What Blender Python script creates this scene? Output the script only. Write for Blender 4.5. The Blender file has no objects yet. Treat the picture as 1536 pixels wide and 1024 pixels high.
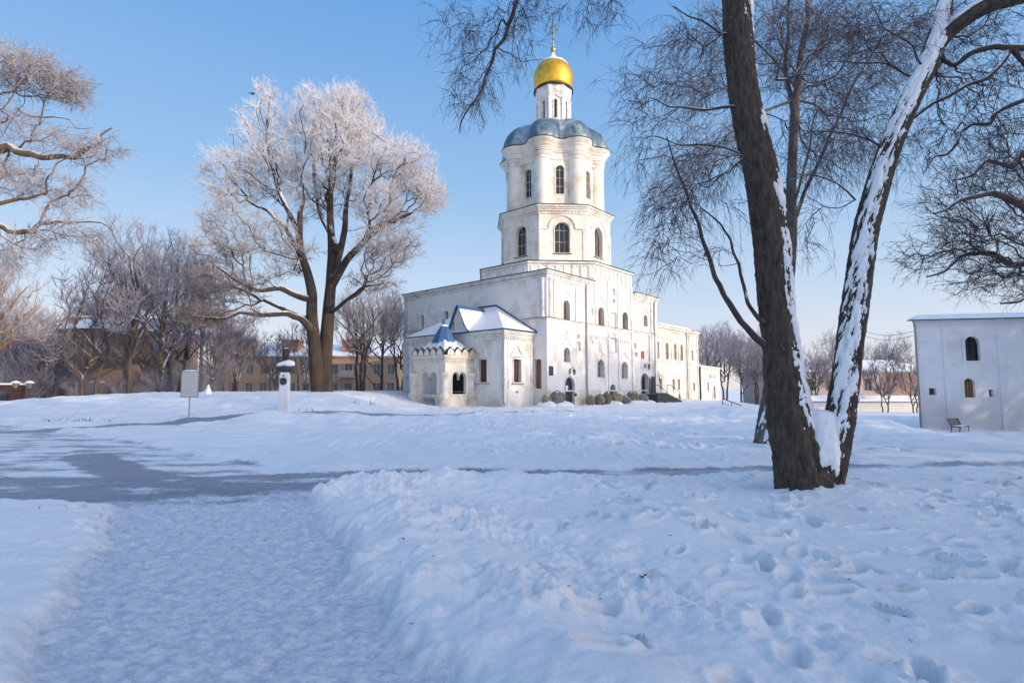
import bpy, bmesh, math, random
import numpy as np
from mathutils import Vector, geometry
rnd = random.Random(7)
R_ = math.radians
scene = bpy.context.scene
C = bpy.data.collections.new("place"); scene.collection.children.link(C)

# ------------------------------------------------------------------ camera
F = 825.0; PITCH = math.atan(70/825); CZ = 1.65
cam_d = bpy.data.cameras.new("camera"); cam = bpy.data.objects.new("camera", cam_d); C.objects.link(cam)
cam.location = (0, 0, CZ); cam.rotation_euler = (math.pi/2 + PITCH, 0, 0)
cam_d.sensor_width = 36; cam_d.lens = F/1536*36; cam_d.clip_end = 3000; cam_d.clip_start = .05
scene.camera = cam
def at(px, py, Y):
    a = (px-768)/F; b = (512-py)/F
    dy = math.cos(PITCH)-math.sin(PITCH)*b; dz = math.sin(PITCH)+math.cos(PITCH)*b
    t = Y/dy
    return np.array((a*t, Y, CZ+dz*t))

# ------------------------------------------------------------------ light
SUN_EL = R_(13); SUN_AZ = math.atan2(.86, -.51)      # azimuth from +Y towards +X
sd = Vector((math.sin(SUN_AZ)*math.cos(SUN_EL), math.cos(SUN_AZ)*math.cos(SUN_EL), math.sin(SUN_EL)))
w = bpy.data.worlds.new("World"); scene.world = w; w.use_nodes = True
nt = w.node_tree; bg = nt.nodes["Background"]
sky = nt.nodes.new("ShaderNodeTexSky"); sky.sky_type = 'NISHITA'; sky.sun_disc = False
sky.sun_elevation = SUN_EL; sky.sun_rotation = SUN_AZ
sky.air_density = 1.0; sky.dust_density = .4; sky.ozone_density = 2.0; sky.altitude = 0
def _world():
    N, L = nt.nodes, nt.links
    g = N.new("ShaderNodeTexCoord"); sp = N.new("ShaderNodeSeparateXYZ"); L.new(g.outputs["Generated"], sp.inputs[0])
    r = N.new("ShaderNodeValToRGB"); e = r.color_ramp.elements
    st = [(0, (.93, .86, .88)), (.05, (.86, .86, .94)), (.17, (.62, .77, .97)), (.34, (.35, .59, .93)), (.6, (.17, .42, .86)), (1, (.2, .42, .8))]
    while len(e) < len(st): e.new(.5)
    for i, (p, c) in enumerate(st): e[i].position = p; e[i].color = (*c, 1)
    L.new(sp.outputs[2], r.inputs[0])
    s1 = N.new("ShaderNodeMix"); s1.data_type = 'RGBA'; s1.inputs[0].default_value = .86
    m2 = N.new("ShaderNodeVectorMath"); m2.operation = 'SCALE'; m2.inputs[3].default_value = 1/.12
    dt = N.new("ShaderNodeVectorMath"); dt.operation = 'DOT_PRODUCT'; dt.inputs[1].default_value = tuple(sd); L.new(g.outputs["Generated"], dt.inputs[0])
    pw_ = N.new("ShaderNodeMath"); pw_.operation = 'POWER'; mxx = N.new("ShaderNodeMath"); mxx.operation = 'MAXIMUM'; mxx.inputs[1].default_value = 0; L.new(dt.outputs["Value"], mxx.inputs[0]); L.new(mxx.outputs[0], pw_.inputs[0]); pw_.inputs[1].default_value = 5.0
    gl = N.new("ShaderNodeMix"); gl.data_type = 'RGBA'; gl.blend_type = 'ADD'; gl.clamp_result = False; gl.inputs[7].default_value = (4.0, 3.3, 2.9, 1)
    L.new(pw_.outputs[0], gl.inputs[0]); L.new(r.outputs[0], gl.inputs[6]); L.new(gl.outputs[2], m2.inputs[0]); L.new(sky.outputs[0], s1.inputs[6]); L.new(m2.outputs[0], s1.inputs[7]); L.new(s1.outputs[2], bg.inputs[0])
    bg.inputs[1].default_value = .12
_world()
sl = bpy.data.lights.new("sun", 'SUN'); sl.energy = 3.4; sl.angle = R_(.5); sl.color = (1, .8, .57)
so = bpy.data.objects.new("sun", sl); C.objects.link(so)
so.rotation_euler = sd.to_track_quat('Z', 'Y').to_euler(); so.location = (60, -40, 40)
scene.view_settings.view_transform = 'Standard'; scene.view_settings.look = 'None'
scene.view_settings.exposure = 0; scene.view_settings.gamma = 1

# ------------------------------------------------------------------ materials
def mat(name, col, rough=.8, metal=0.0):
    m = bpy.data.materials.new(name); m.use_nodes = True
    b = m.node_tree.nodes["Principled BSDF"]
    b.inputs["Base Color"].default_value = (*col, 1); b.inputs["Roughness"].default_value = rough
    b.inputs["Metallic"].default_value = metal
    return m
def nodes(m): return m.node_tree.nodes, m.node_tree.links, m.node_tree.nodes["Principled BSDF"]
def noise(m, scale, detail=4, rough=.55, vec=None, coord='pos', stretch=None):
    N, L, b = nodes(m)
    n = N.new("ShaderNodeTexNoise"); n.inputs["Scale"].default_value = scale
    n.inputs["Detail"].default_value = detail; n.inputs["Roughness"].default_value = rough
    g = N.new("ShaderNodeNewGeometry") if coord == 'pos' else N.new("ShaderNodeTexCoord")
    out = g.outputs["Position"] if coord == 'pos' else g.outputs["Object"]
    if stretch:
        mp = N.new("ShaderNodeMapping"); mp.inputs["Scale"].default_value = stretch
        L.new(out, mp.inputs[0]); out = mp.outputs[0]
    L.new(out, n.inputs["Vector"])
    return n.outputs["Fac"]
def ramp(m, fac, stops):
    N, L, b = nodes(m)
    r = N.new("ShaderNodeValToRGB"); e = r.color_ramp.elements
    while len(e) < len(stops): e.new(.5)
    for i, (p, c) in enumerate(stops):
        e[i].position = p; e[i].color = (*c, 1) if len(c) == 3 else c
    L.new(fac, r.inputs[0]); return r.outputs[0]
def mixc(m, fac, a, c):
    N, L, b = nodes(m)
    x = N.new("ShaderNodeMix"); x.data_type = 'RGBA'
    for s, v in ((x.inputs[0], fac), (x.inputs[6], a), (x.inputs[7], c)):
        if isinstance(v, (int, float)): s.default_value = v
        elif isinstance(v, tuple): s.default_value = (*v, 1)
        else: L.new(v, s)
    return x.outputs[2]
def mth(m, op, a, c=0.0, clamp=False):
    N, L, b = nodes(m)
    x = N.new("ShaderNodeMath"); x.operation = op; x.use_clamp = clamp
    for s, v in ((x.inputs[0], a), (x.inputs[1], c)):
        if isinstance(v, (int, float)): s.default_value = v
        else: L.new(v, s)
    return x.outputs[0]
def bump(m, h, strength, dist=.02):
    N, L, b = nodes(m)
    x = N.new("ShaderNodeBump"); x.inputs["Strength"].default_value = strength; x.inputs["Distance"].default_value = dist
    L.new(h, x.inputs["Height"]); L.new(x.outputs[0], b.inputs["Normal"])
def posz(m):
    N, L, b = nodes(m)
    g = N.new("ShaderNodeNewGeometry"); s = N.new("ShaderNodeSeparateXYZ"); L.new(g.outputs["Position"], s.inputs[0]); return s.outputs[2]
def nrmz(m):
    N, L, b = nodes(m)
    g = N.new("ShaderNodeNewGeometry"); s = N.new("ShaderNodeSeparateXYZ"); L.new(g.outputs["Normal"], s.inputs[0]); return s.outputs[2]
def base(m, col): nodes(m)[1].new(col, nodes(m)[2].inputs["Base Color"])
def maprange(m, v, a, b_, c=0., d=1.):
    N, L, b = nodes(m)
    x = N.new("ShaderNodeMapRange"); x.inputs[1].default_value = a; x.inputs[2].default_value = b_
    x.inputs[3].default_value = c; x.inputs[4].default_value = d; L.new(v, x.inputs[0]); return x.outputs[0]

SNOW = (.87, .875, .89)
def snow_mat(name, bscale=14, bs=.35):
    m = mat(name, SNOW, .55)
    n = noise(m, 1.2, 5)
    base(m, ramp(m, n, [(.3, (.82, .83, .85)), (.7, (.9, .9, .91))]))
    bump(m, noise(m, bscale, 8, .65), bs, .03)
    return m
M_snow = snow_mat("snow")
M_capsnow = snow_mat("roof_snow", 3, .3)
# ground snow with icy trodden patches and painted path-edge shade from a colour attribute
M_ground = mat("ground_snow", SNOW, .6)
def _g():
    m = M_ground; N, L, b = nodes(m)
    a = N.new("ShaderNodeAttribute"); a.attribute_name = "ice_tone"
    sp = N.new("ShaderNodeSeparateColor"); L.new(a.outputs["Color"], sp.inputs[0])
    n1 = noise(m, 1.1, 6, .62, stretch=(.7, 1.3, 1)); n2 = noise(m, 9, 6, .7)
    ice_tone = mth(m, 'ADD', sp.outputs[0], mth(m, 'MULTIPLY', mth(m, 'SUBTRACT', n1, .5), 2.0))
    ice_tone = mth(m, 'ADD', ice_tone, mth(m, 'MULTIPLY', mth(m, 'SUBTRACT', n2, .5), .6))
    ice_tone = maprange(m, ice_tone, .42, .72); ice_tone = mth(m, 'MULTIPLY', ice_tone, maprange(m, sp.outputs[0], .05, .3), True)
    n3 = noise(m, .8, 5)
    c = ramp(m, n3, [(.3, (.82, .83, .85)), (.7, (.9, .9, .91))])
    tr = mth(m, 'MULTIPLY', sp.outputs[1], maprange(m, noise(m, 11, 9, .8, stretch=(.8, 1.2, 1)), .44, .6), True)
    c = mixc(m, mth(m, 'MULTIPLY', sp.outputs[1], .45), c, (.56, .61, .69)); c = mixc(m, mth(m, 'MULTIPLY', tr, .8), c, (.36, .42, .53))
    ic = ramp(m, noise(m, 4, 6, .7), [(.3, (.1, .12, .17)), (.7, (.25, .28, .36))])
    c = mixc(m, mth(m, 'MULTIPLY', ice_tone, .85), c, ic); base(m, c)
    L.new(maprange(m, ice_tone, 0, 1, .62, .33), b.inputs["Roughness"])
    bump(m, mth(m, 'ADD', noise(m, 22, 9, .7), mth(m, 'MULTIPLY', noise(m, 70, 4, .6), .25)), .75, .03)
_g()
def plaster(name, c1, c2, c3, sc=.5, stain=.5):
    m = mat(name, c1, .85)
    n = noise(m, sc, 9, .68); n2 = noise(m, sc*4.3, 6, .6, stretch=(1, 1, .45))
    c = ramp(m, n, [(.36, c3), (.48, c1), (.62, c2)])
    k = ramp(m, n2, [(.48, (0, 0, 0)), (.72, (1, 1, 1))])
    c = mixc(m, mth(m, 'MULTIPLY', k, stain), c, c3)
    # grime climbing from the ground
    n4 = noise(m, 1.4, 5)
    g = mth(m, 'MULTIPLY', maprange(m, mth(m, 'ADD', posz(m), mth(m, 'MULTIPLY', n4, -1.6)), -1.2, .7, 1, 0), .4, True)
    c = mixc(m, g, c, (.45, .42, .38))
    base(m, c); bump(m, noise(m, 9, 7, .65), .25, .02)
    return m
M_wall = plaster("white_plaster", (.75, .73, .7), (.8, .78, .76), (.58, .52, .45), .42, .3)
M_tower = plaster("tower_plaster", (.76, .72, .63), (.81, .78, .71), (.56, .47, .36), .5, .45)
M_trim = plaster("trim_plaster", (.74, .72, .69), (.8, .79, .77), (.52, .47, .4), 1.3, .55)
M_wing = plaster("wing_plaster", (.74, .7, .62), (.79, .76, .69), (.56, .48, .38), .8, .42)
M_white = plaster("smooth_white_plaster", (.8, .79, .8), (.83, .83, .84), (.7, .68, .68), .5, .2)
M_flash = mat("dark_flashing", (.05, .055, .06), .5, .4)
M_pipe = mat("grey_downpipe", (.32, .33, .34), .5, .3)
M_iron = mat("black_iron", (.02, .02, .022), .45, .3)
M_glass = mat("window_glass", (.025, .03, .035), .18)
M_curt = mat("curtained_glass", (.16, .16, .15), .25)
M_shut = mat("brown_shutter", (.24, .13, .07), .7)
base(M_shut, ramp(M_shut, noise(M_shut, 6, 6), [(.3, (.15, .08, .045)), (.7, (.36, .2, .1))]))
M_wood = mat("dark_red_wood", (.13, .06, .045), .6)
M_fr = mat("window_frame_paint", (.5, .47, .42), .6)
M_door = mat("black_door_paint", (.018, .02, .028), .4)
M_paper = mat("paper", (.75, .75, .75), .7)
M_blue = mat("blue_roof_paint", (.08, .17, .33), .45, .2)
base(M_blue, ramp(M_blue, noise(M_blue, 2.5, 6, .7), [(.35, (.035, .1, .23)), (.6, (.07, .16, .33)), (.78, (.25, .33, .45))]))
M_darkblue = mat("dark_blue_sheet_metal", (.03, .06, .12), .5, .3)
M_dome = mat("blue_green_dome_metal", (.1, .22, .28), .3, .5)
def _dome():
    m = M_dome; N, L, b = nodes(m)
    at_ = N.new("ShaderNodeAttribute"); at_.attribute_name = "ice_tone"
    sp = N.new("ShaderNodeSeparateColor"); L.new(at_.outputs["Color"], sp.inputs[0])
    n = noise(m, 1.3, 6, .6)
    base_c = ramp(m, sp.outputs[1], [(0, (.1, .15, .22)), (.5, (.09, .16, .17)), (1, (.13, .19, .25))])
    k = maprange(m, mth(m, 'ADD', mth(m, 'MULTIPLY', sp.outputs[0], .75), mth(m, 'MULTIPLY', n, .8)), .58, .92)
    base(m, mixc(m, mth(m, 'MULTIPLY', k, .75, True), base_c, (.55, .58, .63)))
    L.new(maprange(m, k, 0, 1, .5, 0), b.inputs["Metallic"]); L.new(maprange(m, k, 0, 1, .4, .75), b.inputs["Roughness"])
_dome()
M_gold = mat("gold_leaf", (.85, .5, .09), .26, .72)
base(M_gold, ramp(M_gold, noise(M_gold, 1.6, 5), [(.35, (.8, .38, .03)), (.65, (.95, .55, .06))])); bump(M_gold, noise(M_gold, 1.4, 4), .35, .25)
M_brass = mat("tarnished_brass", (.5, .38, .22), .45, .8)
M_stone = mat("grey_stone", (.3, .29, .28), .8); bump(M_stone, noise(M_stone, 8, 6), .5, .03)
M_darkstone = mat("dark_stone", (.055, .055, .06), .8); bump(M_darkstone, noise(M_darkstone, 8, 6), .5, .03)
M_shrub = mat("clipped_evergreen", (.12, .1, .04), .9)
base(M_shrub, ramp(M_shrub, noise(M_shrub, 7, 6, .7), [(.3, (.05, .06, .025)), (.55, (.17, .15, .05)), (.75, (.3, .25, .1))])); bump(M_shrub, noise(M_shrub, 18, 6), 1, .08)
M_red = mat("red_sign_paint", (.4, .06, .05), .5)
M_bluep = mat("blue_sill_paint", (.12, .25, .5), .5)
def brick(name, c1, c2, mortar, scale=3.0):
    m = mat(name, c1, .85); N, L, b = nodes(m)
    t = N.new("ShaderNodeTexBrick"); t.inputs["Scale"].default_value = scale
    t.inputs["Color1"].default_value = (*c1, 1); t.inputs["Color2"].default_value = (*c2, 1); t.inputs["Mortar"].default_value = (*mortar, 1)
    tc = N.new("ShaderNodeTexCoord"); mp = N.new("ShaderNodeMapping"); mp.inputs["Rotation"].default_value = (math.pi/2, 0, 0)
    L.new(tc.outputs["Object"], mp.inputs[0]); L.new(mp.outputs[0], t.inputs["Vector"])
    base(m, mixc(m, mth(m, 'MULTIPLY', noise(m, .6, 6), .5), t.outputs[0], (.3, .25, .2)))
    return m
M_brick = brick("sun_orange_brick", (.6, .2, .06), (.5, .16, .05), (.45, .3, .2))  # bright orange carries the sunlight falling on the gable
M_ochre = brick("ochre_render", (.45, .25, .13), (.4, .22, .12), (.42, .28, .18), 1.2)
M_pinkw = plaster("dusty_pink_render", (.42, .33, .3), (.46, .38, .35), (.3, .22, .19), .4, .4)

def bark(name, c1, c2, snow=.6, sc=6, snowc=(.82, .85, .9), thr=.45, frost=None):
    m = mat(name, c1, .9)
    n = noise(m, sc, 7, .7, stretch=(1, 1, .3)); c = ramp(m, n, [(.3, c1), (.7, c2)])
    if frost:   # frost more with height
        f = maprange(m, mth(m, 'ADD', posz(m), mth(m, 'MULTIPLY', noise(m, .35, 3), 10)), frost[0]+5, frost[1]+5, frost[2], frost[3])
        f = mth(m, 'MULTIPLY', f, 1.0, True)
        c = mixc(m, f, c, (.78, .755, .765))
    if snow > 0:
        k = maprange(m, mth(m, 'ADD', nrmz(m), mth(m, 'MULTIPLY', mth(m, 'SUBTRACT', noise(m, sc*.35, 4), .5), 1.6)), thr, thr+.25)
        c = mixc(m, mth(m, 'MULTIPLY', k, snow, True), c, snowc)
    base(m, c); bump(m, n, .5, .02)
    return m
M_bark = bark("rough_dark_bark", (.014, .01, .008), (.12, .09, .066), .0, 13)
M_limb = bark("snowy_limb_bark", (.03, .022, .018), (.09, .065, .05), .9, 9, thr=.35)
M_birch = bark("birch_bark", (.04, .03, .026), (.2, .17, .15), .5, 7, thr=.5)
M_twig = bark("dark_twig", (.06, .044, .05), (.14, .105, .115), 0, 3)
M_twigf = bark("lightly_frosted_twig", (.07, .055, .06), (.17, .14, .155), .35, 3, thr=.3)
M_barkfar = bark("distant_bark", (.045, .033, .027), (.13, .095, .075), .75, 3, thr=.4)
M_barkdk = bark("shaded_brown_bark", (.022, .016, .013), (.065, .048, .038), .75, 2.5, thr=.4)  # darkened for the shade over the frosted tree's trunk
M_barkor = bark("sunlit_tint_bark", (.2, .11, .05), (.36, .2, .09), .5, 3, thr=.5)  # orange of low sun on the trunk put into the bark colour
M_frost = bark("hoar_frosted_twig", (.1, .08, .075), (.3, .25, .25), 0, 2, frost=(8, 21, .0, .95))
M_frostL = bark("frosted_twig_pale", (.25, .21, .2), (.62, .58, .6), 0, 2)
M_bgtwig = bark("haze_tinted_frosted_twig", (.17, .16, .195), (.46, .45, .53), 0, .6)  # haze and the blue of shade mixed into the twig colour
M_bgtwigb = bark("haze_tinted_brown_twig", (.13, .115, .13), (.34, .31, .35), 0, .6)  # paled to imitate haze over distant twigs

# ------------------------------------------------------------------ mesh helper
class MB:
    def __init__(s): s.v = []; s.f = []
    def add(s, vs, fs):
        o = len(s.v); s.v += [tuple(p) for p in vs]; s.f += [tuple(i+o for i in f) for f in fs]
    def box(s, x0, x1, y0, y1, z0, z1):
        s.add([(x0,y0,z0),(x1,y0,z0),(x1,y1,z0),(x0,y1,z0),(x0,y0,z1),(x1,y0,z1),(x1,y1,z1),(x0,y1,z1)],
              [(0,3,2,1),(4,5,6,7),(0,1,5,4),(1,2,6,5),(2,3,7,6),(3,0,4,7)])
    def prism(s, poly, z0, z1, cap=True, top=None):
        n = len(poly); top = top or poly
        s.add([(p[0],p[1],z0) for p in poly]+[(p[0],p[1],z1) for p in top],
              [(i,(i+1)%n,n+(i+1)%n,n+i) for i in range(n)]+([tuple(range(n-1,-1,-1)),tuple(range(n,2*n))] if cap else []))
    def rings(s, rings, cap=True, close=True):
        n = len(rings[0]); vs = [p for r in rings for p in r]; fs = []
        for k in range(len(rings)-1):
            for i in range(n if close else n-1):
                j = (i+1) % n; fs.append((k*n+i,k*n+j,(k+1)*n+j,(k+1)*n+i))
        if cap: fs += [tuple(range(n-1,-1,-1)), tuple(range((len(rings)-1)*n, len(rings)*n))]
        s.add(vs, fs)
    def lathe(s, cx, cy, prof, n=32, cap=True, flat=0):
        s.rings([[(cx+r*math.cos(2*math.pi*(i+flat)/n), cy+r*math.sin(2*math.pi*(i+flat)/n), z) for i in range(n)] for r, z in prof], cap)
    def tube(s, pts, r, n=8):
        pts = [Vector(p) for p in pts]; rs = r if isinstance(r, (list, tuple)) else [r]*len(pts); rr = []
        for i, p in enumerate(pts):
            d = (pts[min(i+1, len(pts)-1)]-pts[max(i-1, 0)]).normalized()
            a = d.orthogonal().normalized() if i == 0 else (pa - d*pa.dot(d)).normalized()
            pa = a; b = d.cross(a)
            rr.append([tuple(p+rs[i]*(a*math.cos(2*math.pi*k/n)+b*math.sin(2*math.pi*k/n))) for k in range(n)])
        s.rings(rr)
    def ellipsoid(s, c, r, nu=16, nv=10, f=None):
        rr = []
        for j in range(nv+1):
            ph = -math.pi/2+math.pi*j/nv; row = []
            for i in range(nu):
                th = 2*math.pi*i/nu; q = max(math.cos(ph), .001)
                k = f(th, ph) if f else 1
                row.append((c[0]+r[0]*q*math.cos(th)*k, c[1]+r[1]*q*math.sin(th)*k, c[2]+r[2]*math.sin(ph)*k))
            rr.append(row)
        s.rings(rr)
    def build(s, name, m, parent=None, smooth=False):
        me = bpy.data.meshes.new(name); me.from_pydata(s.v, [], s.f); me.materials.append(m)
        if smooth: me.shade_smooth()
        o = bpy.data.objects.new(name, me); C.objects.link(o); o.parent = parent
        return o
def tag(o, label, cat, group=None, kind=None):
    if label: o["label"] = label
    if cat: o["category"] = cat
    if group: o["group"] = group
    if kind: o["kind"] = kind
    return o
def thing(name, loc=(0,0,0), rz=0, label=None, cat=None, group=None):
    o = bpy.data.objects.new(name, None); C.objects.link(o); o.location = tuple(map(float, loc)); o.rotation_euler = (0, 0, rz)
    o.empty_display_size = .2
    return tag(o, label, cat, group)
def npmesh(name, V, Q, m, parent=None, smooth=True, k=4):
    me = bpy.data.meshes.new(name); nv = len(V); nf = len(Q)
    me.vertices.add(nv); me.vertices.foreach_set("co", np.ascontiguousarray(V, dtype=np.float32).ravel())
    me.loops.add(nf*k); me.loops.foreach_set("vertex_index", np.ascontiguousarray(Q, dtype=np.int32).ravel())
    me.polygons.add(nf); me.polygons.foreach_set("loop_start", np.arange(0, nf*k, k, dtype=np.int32))
    try: me.polygons.foreach_set("loop_total", np.full(nf, k, dtype=np.int32))
    except Exception: pass
    me.update(calc_edges=True); me.materials.append(m)
    if smooth: me.shade_smooth()
    o = bpy.data.objects.new(name, me); C.objects.link(o); o.parent = parent
    return o
def dup(root, loc, rz=0, sc=1.0, label=None, group=None, cat=None):
    r = root.copy(); C.objects.link(r); r.location = tuple(map(float, loc)); r.rotation_euler = (0, 0, rz)
    r.scale = (sc, sc, sc) if not isinstance(sc, tuple) else sc
    if label: r["label"] = label
    if group: r["group"] = group
    for ch in list(root.children):
        c = ch.copy(); C.objects.link(c); c.parent = r
        for g in ch.children:
            d = g.copy(); C.objects.link(d); d.parent = c
    return r

# ------------------------------------------------------------------ noise on arrays
_perm = np.random.RandomState(3).permutation(4096)
def hsh(ix, iy, seed=0): return _perm[(ix*73+_perm[(iy*151+seed*31) & 4095]) & 4095]
def vn(x, y, seed=0):
    x0 = np.floor(x).astype(np.int64); y0 = np.floor(y).astype(np.int64); fx = x-x0; fy = y-y0
    u = fx*fx*fx*(fx*(fx*6-15)+10); v = fy*fy*fy*(fy*(fy*6-15)+10)
    def g(i, j):
        a = hsh(x0+i, y0+j, seed)*(2*math.pi/4096); return np.cos(a)*(fx-i)+np.sin(a)*(fy-j)
    return ((g(0,0)*(1-u)+g(1,0)*u)*(1-v)+(g(0,1)*(1-u)+g(1,1)*u)*v)*1.4
def fbm(x, y, seed=0, o=4, g=.5):
    s = 0; a = 1
    for i in range(o): s = s+a*vn(x*2**i+i*17.3, y*2**i-i*9.1, seed+i); a *= g
    return s
def cell(x, y, seed=0):    # distance to nearest jittered point
    x0 = np.floor(x).astype(np.int64); y0 = np.floor(y).astype(np.int64); best = np.full(x.shape, 9.)
    for i in (-1, 0, 1):
        for j in (-1, 0, 1):
            px = x0+i+hsh(x0+i, y0+j, seed)/4096.; py = y0+j+hsh(x0+i, y0+j, seed+5)/4096.
            best = np.minimum(best, (px-x)**2+(py-y)**2)
    return np.sqrt(best)
def ss(a, b, x):
    t = np.clip((x-a)/(b-a), 0, 1); return t*t*(3-2*t)
def pdist(x, y, P):
    best = np.full(np.shape(x), 1e9); sgn = np.zeros(np.shape(x))
    for (ax, ay), (bx, by) in zip(P[:-1], P[1:]):
        dx, dy = bx-ax, by-ay; t = np.clip(((x-ax)*dx+(y-ay)*dy)/(dx*dx+dy*dy), 0, 1)
        best = np.minimum(best, np.hypot(x-ax-t*dx, y-ay-t*dy))
    return best

# ------------------------------------------------------------------ terrain
CROSS = [(-14, 8.6), (-8.5, 8.9), (-6, 9.1), (-4, 9.5), (-.6, 10.35), (5, 11.15), (10.8, 12), (22, 13.6)]
LEFTP = [(-5.6, 10.), (-8.5, 11.8), (-13, 15.8), (-20, 20.5), (-34, 25)]
BACKP = [(-34, 18), (-22, 19.4), (-14.6, 22.9), (-8.9, 27.9), (-2.8, 34.6), (4, 38.5)]
def Hs(x, y):       # smooth large form
    x = np.asarray(x, float); y = np.asarray(y, float)
    m = ss(20.5, 34, y)*(1-ss(60, 100, y))*ss(-5, -13.5, x)*(1-.6*ss(-22, -36, x))*1.22
    d = 1.75*ss(0, 14, x-.25*y-8)*ss(8, 22, y)*(1-.3*ss(90, 160, y))
    return m-d
def fields(x, y):
    lw = 1.45-.9*ss(-4, 1.5, x)
    dc = pdist(x, y, CROSS); dL = pdist(x, y, LEFTP); dB = pdist(x, y, BACKP)
    e0 = .22*vn(x*1.1, y*1.1, 83)+.09*vn(x*4, y*4, 84)
    pc = 1-ss(lw*.85, lw*1.12, dc+e0*(.3+.7*ss(1, -3, x))); pL = 1-ss(1.75, 2.15, dL+e0); pB = 1-ss(.5, .8, dB)
    # trodden foreground path
    le = -(2.7+(y-3.1)*.6); ri = -(.35+(y-3.1)*.5); ri = np.where(y < 3.1, -.35+(3.1-y)*.35, ri)
    wob = .22*vn(y*.9, y*0+3.3, 8)+.06*vn(y*3, y*0+1.3, 9)
    dr = x-ri-wob; dl = le-x+wob
    e_ = .09*vn(x*4, y*4, 81)+.05*vn(x*10, y*10, 82)
    fp = (1-ss(-.12, .16, dr+e_))*(1-ss(-.2, .12, dl+e_))*(1-ss(9, 9.8, y))
    return pc, pL, pB, fp, dr, dl
FEET = []
def _feet():
    r = random.Random(11)
    def trail(x, y, a, n, step=.62):
        for i in range(n):
            s = .13 if i % 2 else -.13
            FEET.append((x+s*math.cos(a), y-s*math.sin(a), a+r.uniform(-.2, .2), r.uniform(.06, .13), r.uniform(.85, 1.2)))
            x += step*math.sin(a)+r.uniform(-.06, .06); y += step*math.cos(a)+r.uniform(-.06, .06); a += r.uniform(-.16, .16)
    for (x, y, a, n) in [(1.2, 2.8, .5, 10), (3.2, 3.0, -.3, 9), (5.2, 4.2, -.9, 9), (.6, 3.8, 1.1, 10), (2.2, 5.0, 1.3, 10), (6.5, 5.5, -.2, 9),
                         (1.5, 7.6, 1.5, 14), (5.8, 7.5, 1.2, 12), (3.4, 4.0, .9, 9), (7, 9.2, 1.6, 14), (-.3, 7.9, 1.2, 9), (2.2, 3.1, 1.5, 8),
                         (6, 12.5, 1.2, 16), (-3, 13, 1.3, 26), (2, 15, 1.0, 26), (-7, 15, 1.4, 30), (10, 14, .3, 20), (5, 19, 1.5, 24), (-6, 20, 1.2, 30), (12, 18, 1.0, 22)]:
        trail(x, y, a, n)
    for tx, ty, ta in [(-1.4, 3.0, -.45), (-2.2, 3.4, -.5), (-3.6, 6.8, 2.7), (-2.0, 2.9, -.62), (-4.2, 7.6, 2.55), (-1.0, 3.3, -.5)]: trail(tx, ty, ta, 11, .55)
    for i in range(110):
        FEET.append((r.uniform(-.3, 8), r.uniform(2.8, 10), r.uniform(0, 3.1), r.uniform(.05, .12), r.uniform(.6, 1.3)))
_feet()
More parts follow.
